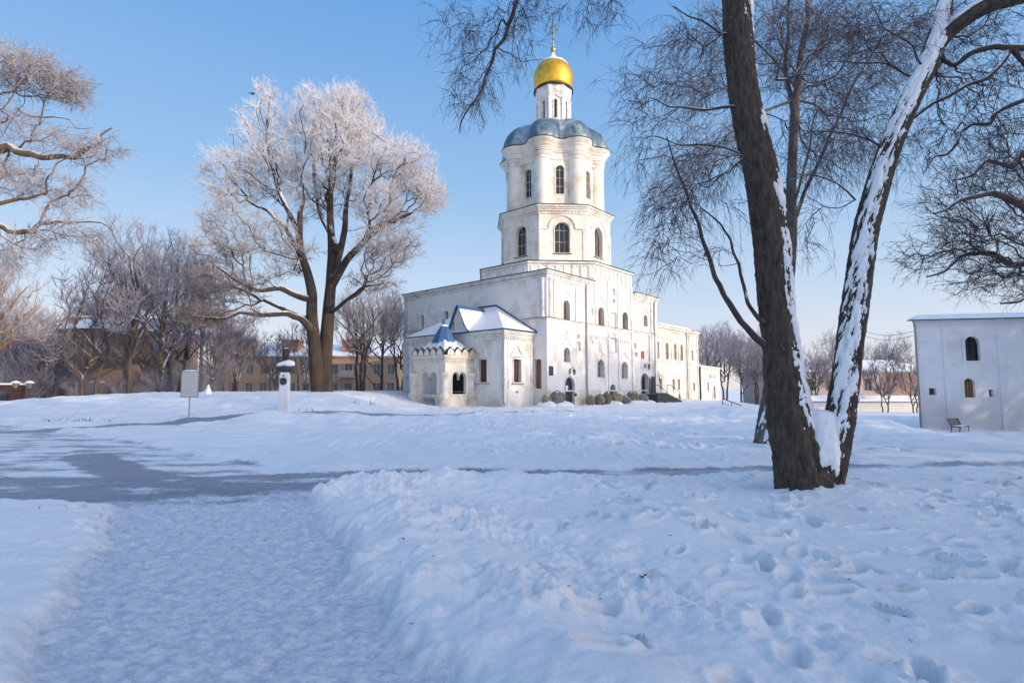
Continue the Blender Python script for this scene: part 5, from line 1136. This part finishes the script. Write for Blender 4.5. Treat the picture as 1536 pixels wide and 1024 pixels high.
# ------------------------------------------------------------------ buildings behind
def box_building(name, label, c, rz, L, D, h, m, roofm, roof_h=2.2, wins=(), win_w=1.2, win_h=1.5, cat="building", eave=.4, group=None, wfr=None, wp=None):
    root = thing(name, c, rz, label, cat, group)
    W = Wall((-L/2, -D/2, 0), (1, 0, 0), (0, -1, 0)); wb = MB()
    for x, z, ww, hh in wins: window(W, root, x, ww, z, z+hh, 0, .2, pane=(M_curt if rnd.random() < .5 else (wp or M_glass)), frame=wfr or M_fr, bars=(1, 0), sur=.07, mt=M_duskt)
    W.emit(wb, [(0, -3), (L, -3), (L, h), (0, h)], .15)
    wb.box(-L/2, L/2, D/2-.02, D/2, -3, h); wb.box(-L/2-.001, -L/2+.02, -D/2+.002, D/2, -3, h); wb.box(L/2-.02, L/2+.001, -D/2+.002, D/2, -3, h)
    W.strip(wb, -.1, L+.1, h-.3, h-.01, .002, .2)
    wb.build("wall", m, root)
    b = MB(); e = eave; b.prism([(-L/2-e, -D/2-e), (L/2+e, -D/2-e), (L/2+e, D/2+e), (-L/2-e, D/2+e)], h, h+roof_h, True, [(-L/2+D*.35, -.1), (L/2-D*.35, -.1), (L/2-D*.35, .1), (-L/2+D*.35, .1)])
    b.build("roof", roofm, root); return root
M_duskt = plaster("dull_sill_render", (.4, .33, .27), (.45, .38, .32), (.3, .24, .19), .8, .4)
# long apartment block
Ya = 88.; x0 = at(318, 590, Ya)[0]; x1 = at(640, 590, Ya)[0]; zt = at(450, 534, Ya)[2]; La = x1-x0
wins = []
for r_ in range(3):
    for k in range(15): wins.append((1.3+k*(La-2.6)/14, zt-2.6-3.0*r_-.3, 1.25, 1.6))
ap = box_building("apartment_block", "long ochre brick apartment block with snowy roof behind the bust and the trees", ((x0+x1)/2, Ya+6, 0), 0, La, 12, zt, M_ochre, M_capsnow, 2.6, wins, wp=M_curt)
for k, px in enumerate((355, 427, 520)):
    x = at(px, 590, Ya)[0]-(x0+x1)/2; b = MB(); b.box(x-1.3, x+1.3, -4.6, -2.4, zt+.4, zt+2.6); b.box(x-1.5, x+1.5, -4.8, -2.2, zt+2.603, zt+2.75); d = b.build("chimney", M_brick, ap)
    b = MB(); b.box(x-1.4, x+1.4, -4.7, -2.3, zt+2.753, zt+2.95); b.build("chimney_snow", M_capsnow, d)
for k in (4, 9):
    for r_ in range(3):
        xb = -La/2+1.3+k*(La-2.6)/14; z = zt-3.4-3*r_; b = MB(); b.box(xb-1.2, xb+1.2, -7.2, -6.01, z, z+.15); b.box(xb-1.2, xb+1.2, -7.2, -7.12, z+.15, z+1.1); b.build("balcony", M_pinkw, ap)
M_duskw = brick('shaded_brown_brick', (.2, .12, .085), (.16, .1, .07), (.2, .15, .12))  # darker copy of the gable brick, painted for the shaded body
# orange gabled brick building
Yb = 53.; xa, xb = at(79, 590, Yb)[0], at(205, 590, Yb)[0]; zg = at(85, 473, Yb)[2]; ze = at(100, 493, Yb)[2]; Lb = xb-xa
og = thing("brick_building", ((xa+xb)/2, Yb, 0), 0, "orange brick building with a sunlit gable and a snowy lean-to roof, far left", "building")
W = Wall((-Lb/2, 0, 0), (1, 0, 0), (0, -1, 0)); wb = MB()
for x, z, ww, hh in [(Lb*.27, ze-2.2, Lb*.17, 1.5), (Lb*.6, ze-2.4, 1.0, 1.3)]: window(W, og, x, ww, z, z+hh, 0, .15, bars=(2, 0), sur=.05, frame=M_stone, mt=M_duskt, pane=M_curt)
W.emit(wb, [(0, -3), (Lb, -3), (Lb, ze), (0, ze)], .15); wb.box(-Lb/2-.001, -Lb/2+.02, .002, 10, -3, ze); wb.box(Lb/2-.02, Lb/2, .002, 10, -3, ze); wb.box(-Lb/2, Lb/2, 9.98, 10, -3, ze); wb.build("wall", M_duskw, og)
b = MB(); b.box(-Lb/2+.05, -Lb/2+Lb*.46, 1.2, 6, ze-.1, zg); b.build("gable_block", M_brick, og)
b = MB(); b.add([(-Lb/2-.3, -.5, ze), (Lb/2+.3, -.5, ze), (Lb/2+.3, 10, ze+.4), (-Lb/2+Lb*.2, 1.19, ze+1.1), (-Lb/2-.3, 1.19, ze+.5), (-Lb/2+Lb*.47, 1.19, zg-.2), (Lb/2+.3, 1.19, ze+1.2), (-Lb/2+Lb*.47, 6, zg-.2), (Lb/2+.3, 6, ze+1.4)],
            [(0, 1, 6, 5, 3, 4), (5, 6, 8, 7), (1, 2, 8, 6)]); b.box(-Lb/2, -Lb/2+Lb*.47, 1.15, 6.05, zg+.002, zg+.12); b.build("snowy_roof", M_capsnow, og)
# pale low houses further left (mostly hidden)
h1 = box_building("apartment_block", "pale distant block showing through the trees at the far left", (at(25, 590, 105)[0], 110, 0), .1, 30, 12, at(25, 505, 105)[2], M_pinkw, M_capsnow, 1.5, [(2+k*2.9, 2+3*r_, 1.3, 1.6) for k in range(10) for r_ in range(3)])
M_duskb = plaster("faded_brick_red_render", (.3, .18, .14), (.34, .21, .17), (.22, .14, .11), .6, .4)
# pink low house right
Yp = 98.; x0, x1 = at(1150, 590, Yp)[0], at(1400, 590, Yp)[0]; zt = at(1300, 557, Yp)[2]; g_ = gz((x0+x1)/2, Yp); Lp = x1-x0
pk = box_building("low_house", "long dusty pink one-storey house with snowy roof beyond the wall on the right", ((x0+x1)/2, Yp+5, 0), -.04, Lp, 10, zt, M_pinkw, M_capsnow, 2.3, [(1.6+k*(Lp-3)/8, zt-3.4, 1.3, 2.1) for k in range(9)], wfr=M_fr)
b = MB(); b.box(5.5, 13, -5.08, -5.003, -3, zt-.4); b.build("brick_panel", M_duskb, pk)
# snow capped churchyard wall
Yw = 79.; x0, x1 = at(1165, 600, Yw)[0], at(1420, 600, Yw)[0]; gw = gz(x0+6, Yw)
wl = thing("churchyard_wall", (x0, Yw, gw), -.03, "low whitewashed churchyard wall with a snow-covered coping, right of the fork", "wall")
zt = at(1300, 603, Yw)[2]-gw; b = MB(); b.box(0, x1-x0, 0, .5, -1.5, zt); b.build("wall", M_white, wl)
b = MB(); b.box(-.1, x1-x0+.1, -.18, .68, zt+.003, zt+.12); b.build("coping", mat("blue_grey_coping", (.12, .18, .26), .6), wl)
b = MB(); b.add([(-.1, -.25, zt+.13), (x1-x0+.1, -.25, zt+.13), (x1-x0+.1, .75, zt+.13), (-.1, .75, zt+.13), (-.1, .25, zt+.95), (x1-x0+.1, .25, zt+.95)], [(0,1,5,4), (3,4,5,2), (0,4,3), (1,2,5), (0,3,2,1)]); b.build("coping_snow", M_capsnow, wl)
# white building on the right
Yr = 45.; cnr = at(1381, 640, Yr); gr = gz(cnr[0], Yr)-.1; zc = at(1378, 480, Yr)[2]-gr
wb_ = thing("white_building", (cnr[0], Yr, gr), -.2, "plain white plastered building with arched windows cut off by the right edge", "building")
Wv = Wall((0, 0, 0), (1, 0, 0), (0, -1, 0)); wm = MB(); wt = MB()
def wpx(px, py):   # pixel -> (along, up) on that front wall
    d = at(px, py, 1.0)-np.array((0, 0, CZ)); a = -.2; n = np.array((math.sin(a), -math.cos(a))); o = cnr[:2]
    t = (n@o)/(n@d[:2]); p = d*t+np.array((0, 0, CZ)); return (p[0]-o[0])*math.cos(a)+(p[1]-o[1])*math.sin(a), p[2]-gr
a0, z0 = wpx(1449, 541); a1, z1 = wpx(1468, 504); window(Wv, wb_, (a0+a1)/2, a1-a0, z0, z1, 1, .35, bars=(1, 3), frame=M_iron, sur=.22, mt=M_white)
a0, z0 = wpx(1447, 596); a1, z1 = wpx(1461, 567); window(Wv, wb_, (a0+a1)/2, a1-a0, z0, z1, 1, .3, bars=(3, 6), frame=mat("ochre_lattice", (.4, .22, .06), .6), sur=.16, mt=M_white)
for q in ((1394, 592.5, 1404, 582), (1484, 595, 1490, 584)):
    a0, z0 = wpx(q[0], q[1]); a1, z1 = wpx(q[2], q[3]); window(Wv, wb_, (a0+a1)/2, a1-a0, z0, z1, 0, .3, bars=(0, 0), sur=0)
for px in (1560, 1640): a0, z0 = wpx(px, 541); window(Wv, wb_, a0, 1.1, z0, z0+1.9, 1, .35, bars=(1, 3), frame=M_iron, sur=.22, mt=M_white)
aT, _ = wpx(1413, 470); hT = zc
Wv.emit(wm, [(0, -2), (34, -2), (34, zc), (0, zc)], .35)
Wb = Wall((0, 0, 0), (.75, .66, 0), (-.66, .75, 0)); Wb.emit(wm, [(0, -2), (14, -2), (14, zc), (0, zc)]); wm.prism([(aT+.003, .5), (33.98, .5), (33.98, 16), (aT+17, 16)], -2, hT-.01)
for px in (1423, 1506): a0, _ = wpx(px, 600); Wv.strip(wt, a0-.2, a0+.2, -2, zc-.6, .002, .06)
Wv.strip(wt, -.12, 34, zc-.25, zc-.01, .002, .16); Wv.strip(wt, -.06, 34, zc-.55, zc-.45, .002, .07)
wm.build("wall", M_white, wb_); wt.build("moulding", M_white, wb_)
b = MB(); b.tube([(-.25, -.4, zc-.05), (-.05, -.16, zc-.7), (-.05, -.16, .1)], .08); b.build("downpipe", M_pipe, wb_, True)
b = MB(); b.prism([(-.4, -.4), (34.4, -.4), (34.4, 16.4), (aT+17, 16.4), (-.5, .3)], zc+.003, zc+.5, True, [(.55, .5), (32, .5), (32, 14), (aT+17, 14), (.75, 1.0)]); b.build("snowy_roof", M_capsnow, wb_)
b = MB(); b.prism([(-.46, -.46), (34.46, -.46), (34.46, .2), (-.4, .2)], zc-.06, zc-.003); b.build("roof_edge", M_flash, wb_)
# bench in front of it
bp = at(1440, 640, 42.5); bg_ = gz(bp[0], 42.5); bn = thing("bench", (bp[0], 42.5, bg_), .45, "dark slatted park bench half sunk in snow before the white building", "bench")
b = MB(); [b.box(-.8, .8, -.25+k*.14, -.15+k*.14, .42, .46) for k in range(4)]; b.build("seat", M_darkstone, bn)
b = MB()
for k in range(4): b.add([(x, .28+k*.05+dy, .52+k*.13+dz) for x in (-.8, .8) for dy, dz in ((0, 0), (.03, 0), (.05, .1), (.02, .1))], [(0,1,2,3), (4,5,6,7), (0,1,5,4), (1,2,6,5), (2,3,7,6), (3,0,4,7)])
b.build("backrest", M_darkstone, bn)
for x in (-.65, .65):
    b = MB(); b.tube([(x, -.25, -.2), (x, -.25, .4), (x, .25, .4), (x, .47, 1.0)], .03); b.tube([(x, .25, .4), (x, .3, -.2)], .03); b.build("leg", M_iron, bn)
b = MB(); b.ellipsoid((0, 0, .48), (.78, .25, .06), 20, 8); b.build("seat_snow", M_capsnow, bn, True)
bj = at(1470, 640, 42.)
# wires
for i, (dz, lb) in enumerate(((0, "upper overhead cable running from the forked tree side to the white building"), (-.35, "lower overhead cable running to the white building"))):
    A, B_ = at(1290, 494, 60), cnr+np.array((0, 0, 0)); B_[2] = gr+zc-.9+dz; A[2] += dz*1.5; pts = [tuple(A+(B_-A)*t+np.array((0, 0, -.5*math.sin(math.pi*t)))) for t in np.linspace(0, 1, 12)]
    A2_ = A+(A-B_)*1.5; A2_[2] = A[2]+.5; b = MB(); b.tube([tuple(A2_)]+pts, .02, 5); o = b.build("overhead_cable", M_iron, None); tag(o, lb, "cable")
# hand rail right
hr = at(1105, 618, 34.); g0_ = gz(hr[0], 34.); rl = thing("handrail", (hr[0], 34., g0_), -.35, "thin metal handrail stepping down into the snow right of the church", "railing")
b = MB(); b.tube([(-.8, 0, .85), (.0, 0, .55), (.8, 0, .2)], .025); b.tube([(-.8, 0, .6), (.8, 0, -.05)], .015); b.build("rail", M_iron, rl)
for x, z in ((-.8, .85), (-.27, .67), (.27, .44), (.8, .2)): b = MB(); b.tube([(x, 0, z), (x, 0, -.4)], .022); b.build("post", M_iron, rl)
# ------------------------------------------------------------------ notice board and bust
sg = at(283, 612, 23.5); g0_ = gz(sg[0], 23.5); zt = at(283, 558, 23.5)[2]-g0_; zb = at(283, 594, 23.5)[2]-g0_; wd = 22*23.5/F
nb = thing("notice_board", (sg[0], 23.5, g0_), .12, "white notice board with faint rows of text on a thin post, left of the bust", "sign")
b = MB(); b.box(-wd/2, wd/2, -.02, .02, zb, zt); b.build("panel", mat("off_white_panel", (.55, .55, .53), .6), nb)
b = MB(); b.box(-wd/2-.03, wd/2+.03, -.03, .03, zt+.002, zt+.05); b.box(-wd/2-.03, wd/2+.03, -.03, .03, zb-.05, zb-.002); b.box(-wd/2-.03, -wd/2-.002, -.03, .03, zb, zt); b.box(wd/2+.002, wd/2+.03, -.03, .03, zb, zt); b.build("frame", M_stone, nb)
b = MB()
for k in range(13):
    z = zt-.08-k*(zt-zb-.14)/12.5; xx = -wd/2+.05
    while xx < wd/2-.08: l = rnd.uniform(.02, .06); b.box(xx, min(xx+l, wd/2-.05), -.026, -.0205, z-.014, z+.008); xx += l+.018
b.build("text_rows", M_pipe, nb)
b = MB(); b.tube([(0, .05, zt-.1), (0, .05, -.4)], .028, 8); b.build("post", M_pipe, nb)
b = MB(); b.ellipsoid((0, 0, zt+.06), (wd/2, .06, .035), 16, 6); b.build("snow_cap", M_capsnow, nb, True)
bY = 27.2; bu = at(426, 609, bY); g0_ = gz(bu[0], bY); kz = bY/F; zt = at(426, 562, bY)[2]-g0_
bs_ = thing("bust_monument", (bu[0], bY, g0_), .05, "dark bust with snow on its shoulders on a tall white pillar", "monument")
b = MB(); q = 6.4*kz; b.prism([(-q, -q), (q, -q), (q, q), (-q, q)], -.5, zt, True, [(-q*.93, -q*.93), (q*.93, -q*.93), (q*.93, q*.93), (-q*.93, q*.93)]); b.prism([(-q*.8, -q*.8), (q*.8, -q*.8), (q*.8, q*.8), (-q*.8, q*.8)], zt+.002, zt+.12); b.build("pillar", M_white, bs_)
b = MB(); zc_ = zt-.32; s_ = .16; 
b.prism([(0, 0)], 0, 0, False) if False else None
cr = [(-.6, -1), (-.3, -1), (0, -1.25), (.3, -1), (.6, -1), (.75, -.75), (1, -.6), (1, -.2), (.9, 0), (1, .2), (1, .5), (.8, .7), (.8, 1), (.2, 1), (0, 1.15), (-.2, 1), (-.8, 1), (-.8, .7), (-1, .5), (-1, .2), (-.9, 0), (-1, -.2), (-1, -.6), (-.75, -.75)]
m_ = len(cr); b.add([(x*s_, -q-.0-.03, zc_+z*s_) for x, z in cr]+[(x*s_, -q*.9, zc_+z*s_) for x, z in cr], [tuple(range(m_))]+[(i, (i+1) % m_, m_+(i+1) % m_, m_+i) for i in range(m_)]); b.ellipsoid((0, -q-.01, zc_+.28), (.035, .03, .05), 10, 6); b.build("emblem", M_darkstone, bs_)
b = MB(); zs = zt+.12
def tors(z): return z
b.rings([[(rx_2*math.cos(t), ry_2*math.sin(t), zs+zz) for t in [2*math.pi*i/28 for i in range(28)]] for rx_2, ry_2, zz in [(.12, .1, 0), (.3, .17, .06), (.39, .2, .18), (.41, .21, .32), (.34, .18, .44), (.2, .14, .52), (.12, .11, .57), (.1, .1, .66)]])
b.build("torso", M_darkstone, bs_, True)
def hf(t, p):
    f = 1.0; fr_ = math.exp(-((t-1.5*math.pi)/.35)**2)       # front is -y
    f += .16*fr_*math.exp(-((p+.08)/.22)**2)                  # nose
    f -= .06*fr_*math.exp(-((p-.22)/.12)**2)                  # eye line
    f += .08*fr_*math.exp(-((p+.75)/.2)**2)                   # chin
    return f
b = MB(); b.ellipsoid((0, -.03, zs+.79), (.15, .17, .25), 28, 20, hf)
for s in (-1, 1): b.ellipsoid((s*.125, .01, zs+.73), (.02, .03, .045), 8, 6)
b.build("head", mat("dark_bronze", (.06, .03, .025), .5, .3), bs_, True)
b = MB(); b.ellipsoid((0, .04, zs+.9), (.165, .165, .17), 20, 10, lambda t, p: 1+.05*math.sin(t*9)); b.build("hair", mat("darker_bronze", (.035, .02, .018), .6, .3), bs_, True)
b = MB(); b.rings([[(rx_2*math.cos(t)*(1+.05*math.sin(t*5)), ry_2*math.sin(t)-.02, zs+zz-.09*(abs(math.cos(t))-.3)*(zz < .3)+.05*math.cos(t)*(zz > .3)) for t in [2*math.pi*i/28 for i in range(28)]] for rx_2, ry_2, zz in [(.3, .18, .27), (.41, .23, .3), (.4, .23, .38), (.32, .2, .46), (.17, .14, .5)]])
b.build("shoulder_snow", M_capsnow, bs_, True)
b = MB(); b.ellipsoid((0, .02, zs+1.06), (.09, .1, .025), 14, 6); b.build("head_snow", M_capsnow, bs_, True)
for c_ in bs_.children:
    if c_.name.split(".")[0] in ("torso", "head", "hair", "shoulder_snow", "head_snow"):
        for v in c_.data.vertices: v.co = (v.co.x*1.1, v.co.y*1.1, zs+(v.co.z-zs)*1.12)
# white cone and twin lamps, kiosk
cp = at(312, 592, 34); g0_ = gz(cp[0], 34); b = MB(); b.lathe(0, 0, [(.22, -.2), (.2, .2), (.12, .35), (.06, .52), (.02, .62)], 14)
t_ = thing("white_cone", (cp[0], 34, g0_), 0, "small white cone behind the notice board's right side", "shrub"); b.build("cone_body", M_capsnow, t_, True)
def lamp(px, Y, label, py, n=2, sc=1.0):
    X = at(px, 590, Y)[0]; g = gz(X, Y); zt = at(px, py, Y)[2]-g; r = thing("street_lamp", (X, Y, g), 0, label, "lamp", "park lamps behind the mound")
    b = MB(); b.lathe(0, 0, [(.12, -.4), (.1, .4), (.05, .5), (.045, zt-.2)], 10); b.build("pole", M_iron, r, True)
    for s in ((-1, 1) if n == 2 else (0,)):
        x = s*.45*sc; b = MB(); b.tube([(0, 0, zt-.35), (x, 0, zt-.35), (x, 0, zt-.2)], .025); b.build("arm", M_iron, r)
        b = MB(); b.lathe(x, 0, [(.09*sc, zt-.2), (.2*sc, zt+.15), (.21*sc, zt+.18)], 6); b.build("lantern", M_curt, r)
        b = MB(); b.lathe(x, 0, [(.26*sc, zt+.183), (.24*sc, zt+.26), (.05, zt+.36)], 10); b.build("lantern_snow", M_capsnow, r, True)
lamp(145, 50, "twin-lantern park lamp behind the middle of the mound", 577); lamp(33, 41, "large snow-capped twin lamp beside the red kiosk", 578, 2, 1.15)
kx = at(16, 590, 44)[0]; g0_ = gz(kx, 44); kk = thing("kiosk", (kx, 44, g0_), .1, "small red-brown kiosk with snow on its flat roof at the far left", "kiosk"); zt = at(16, 577, 44)[2]-g0_
b = MB(); b.box(-.6, .6, -.7, .7, -.8, zt); b.build("wall", mat("red_brown_paint", (.06, .025, .02), .7), kk); b = MB(); b.box(-.72, .72, -.85, .85, zt+.002, zt+.13); b.build("roof_snow", M_capsnow, kk)
b = MB(); b.box(-.4, .25, -.74, -.703, zt-1.2, zt-.4); b.build("shutter", M_darkstone, kk)

# ------------------------------------------------------------------ low thickets and little things in the snow
def bush(seed, h, w_, n, m, name="bush"):
    rs = np.random.RandomState(seed); a = rs.uniform(0, 2*np.pi, n); rr_ = w_*.18*np.sqrt(rs.uniform(0, 1, n)); B = np.stack([rr_*np.cos(a), rr_*np.sin(a), np.full(n, -.1)], 1)
    D = unit(np.stack([np.cos(a)*.45, np.sin(a)*.45, np.ones(n)], 1)+rs.normal(0, .2, (n, 3)))
    P, R = twig_lines(rs, B, D, rs.uniform(.6, 1.1, n)*h, np.full(n, .022), 6, .1, -.01, 0, .12); ac = Acc(); ac.tubes(P, R, 3)
    b2, d2 = sub_bases(rs, P, 9, .2); P2, R2 = twig_lines(rs, b2, unit(d2), rs.uniform(.2, .5, len(b2))*h*.6, np.full(len(b2), .012), 4, .5, 0, .15, .15); ac.tubes(P2, R2, 3)
    b3, d3 = sub_bases(rs, P2, 3, .2); P3, R3 = twig_lines(rs, b3, unit(d3), rs.uniform(.3, .6, len(b3))*h*.2, np.full(len(b3), .009), 3, .5, 0, .1, .15); ac.tubes(P3, R3, 3)
    root = thing(name, (0, 0, 0), 0, "x", "shrub"); ac.build("stems", m, root); return root
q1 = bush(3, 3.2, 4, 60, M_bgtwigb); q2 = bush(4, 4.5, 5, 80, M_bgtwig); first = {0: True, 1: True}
GB = "bare thickets behind the mound"; lbs = ["leafless brown thicket behind the mound, between tree trunks", "taller grey leafless thicket behind the mound"]
for i in range(14):
    px = -40+i*26+rnd.uniform(-5, 5); Y = rnd.uniform(64, 82); X = at(px, 590, Y)[0]; k = i % 2; o = (q1, q2)[k]; sc = rnd.uniform(.6, .95)
    if False and first[k]: first[k] = False; o.location = (X, Y, gz(X, Y)); o["label"] = lbs[k]; o["group"] = GB
    else: dup(o, (X, Y, gz(X, Y)), rnd.uniform(0, 6), sc, lbs[k], GB)
for i in range(10):
    px = 30+i*31+rnd.uniform(-6, 6); Y = rnd.uniform(45, 50.5); X = at(px, 590, Y)[0]; k = i % 2; sc = rnd.uniform(.4, .75)
    if i < 2: o = (q1, q2)[k]; o.location = (X, Y, gz(X, Y)); o["label"] = lbs[k]; o["group"] = GB
    else: dup((q1, q2)[k], (X, Y, gz(X, Y)), rnd.uniform(0, 6), sc, lbs[k], GB)
# leaf scraps and twigs lying on the snow
def leaf(px, py, sc=1.0, label="", m=None, kind=0):
    X, Y = px2(px, py); g = float(H(np.array([X]), np.array([Y]))[0])+.006; b = MB(); q = rnd.uniform(0, 6); s = .02*sc
    pts = [(0, -1.2), (.45, -.6), (.6, 0), (.35, .7), (0, 1.2), (-.4, .6), (-.55, 0), (-.35, -.7)]
    b.add([(X+s*(a*math.cos(q)-c*math.sin(q)), Y+s*(a*math.sin(q)+c*math.cos(q)), g+.3*s*abs(a)+rnd.uniform(0, .01)) for a, c in pts], [tuple(range(8))])
    b.tube([(X+s*1.2*math.sin(q), Y-s*1.2*math.cos(q), g), (X+s*2*math.sin(q), Y-s*2*math.cos(q), g+.01)], .002, 4)
    o = b.build("fallen_leaf", m or M_leaf, None); tag(o, label, "leaf", "leaf scraps scattered on the snow")
def px2(px, py, z=.1):
    d = at(px, py, 1.0)-np.array((0, 0, CZ)); t = (z-CZ)/d[2]; return d[0]*t, d[1]*t
M_leaf = mat("dry_brown_leaf", (.09, .06, .035), .8)
for px, py in [(155, 765), (200, 763), (215, 768), (272, 788), (320, 775), (325, 779), (398, 796), (58, 774), (145, 822), (605, 830), (650, 858), (728, 905), (600, 858), (692, 805), (790, 720), (1065, 752), (1120, 905), (1273, 864), (1430, 866), (1434, 820), (1190, 812), (1041, 840), (1325, 776), (495, 710), (700, 690), (820, 760)]:
    leaf(px, py, rnd.uniform(.45, .9), "tiny dark leaf scrap lying on the snow")
for _i in range(26): leaf(rnd.uniform(560, 1500), rnd.uniform(725, 960), rnd.uniform(.3, .6), "tiny dark leaf scrap lying on the snow")
leaf(963, 864, 1.3, "largest dark scrap in the snow, below the smooth mound"); leaf(968, 868, 1.1, "second dark scrap, touching the largest one")
leaf(911, 985, 1.2, "curled dark leaf left of the yellowed one at the bottom"); leaf(926, 988, 1.9, "yellowed leaf poking from the snow at the bottom centre", mat("yellowed_leaf", (.3, .27, .1), .8))
# dry stalks in the snow
def stalks(px, py, Y, n, w_, label, h=.35):
    X = at(px, py, Y)[0]; g = gz(X, Y); rs = np.random.RandomState(px); B = np.stack([rs.uniform(-w_, w_, n), rs.uniform(-.3, .3, n), np.full(n, -.05)], 1)
    P, R = twig_lines(rs, B, np.tile([0, 0, 1.], (n, 1)), rs.uniform(.6, 1.2, n)*h, np.full(n, .016), 4, .3, 0, .3, .2); ac = Acc(); ac.tubes(P, R, 4)
    o = ac.build("dry_stalks", M_darkstone, None); o.location = (X, Y, g); tag(o, label, "plant", kind="stuff")
stalks(536, 606, 33, 14, 1.0, "short dark dry stalks in the snow left of the church porch"); stalks(440, 611, 27.5, 9, 1.0, "few dark stalks at the foot of the bust's pillar", .2)
stalks(120, 632, 24, 40, 1.6, "scatter of dry brown stalks on the mound's front slope", .12)
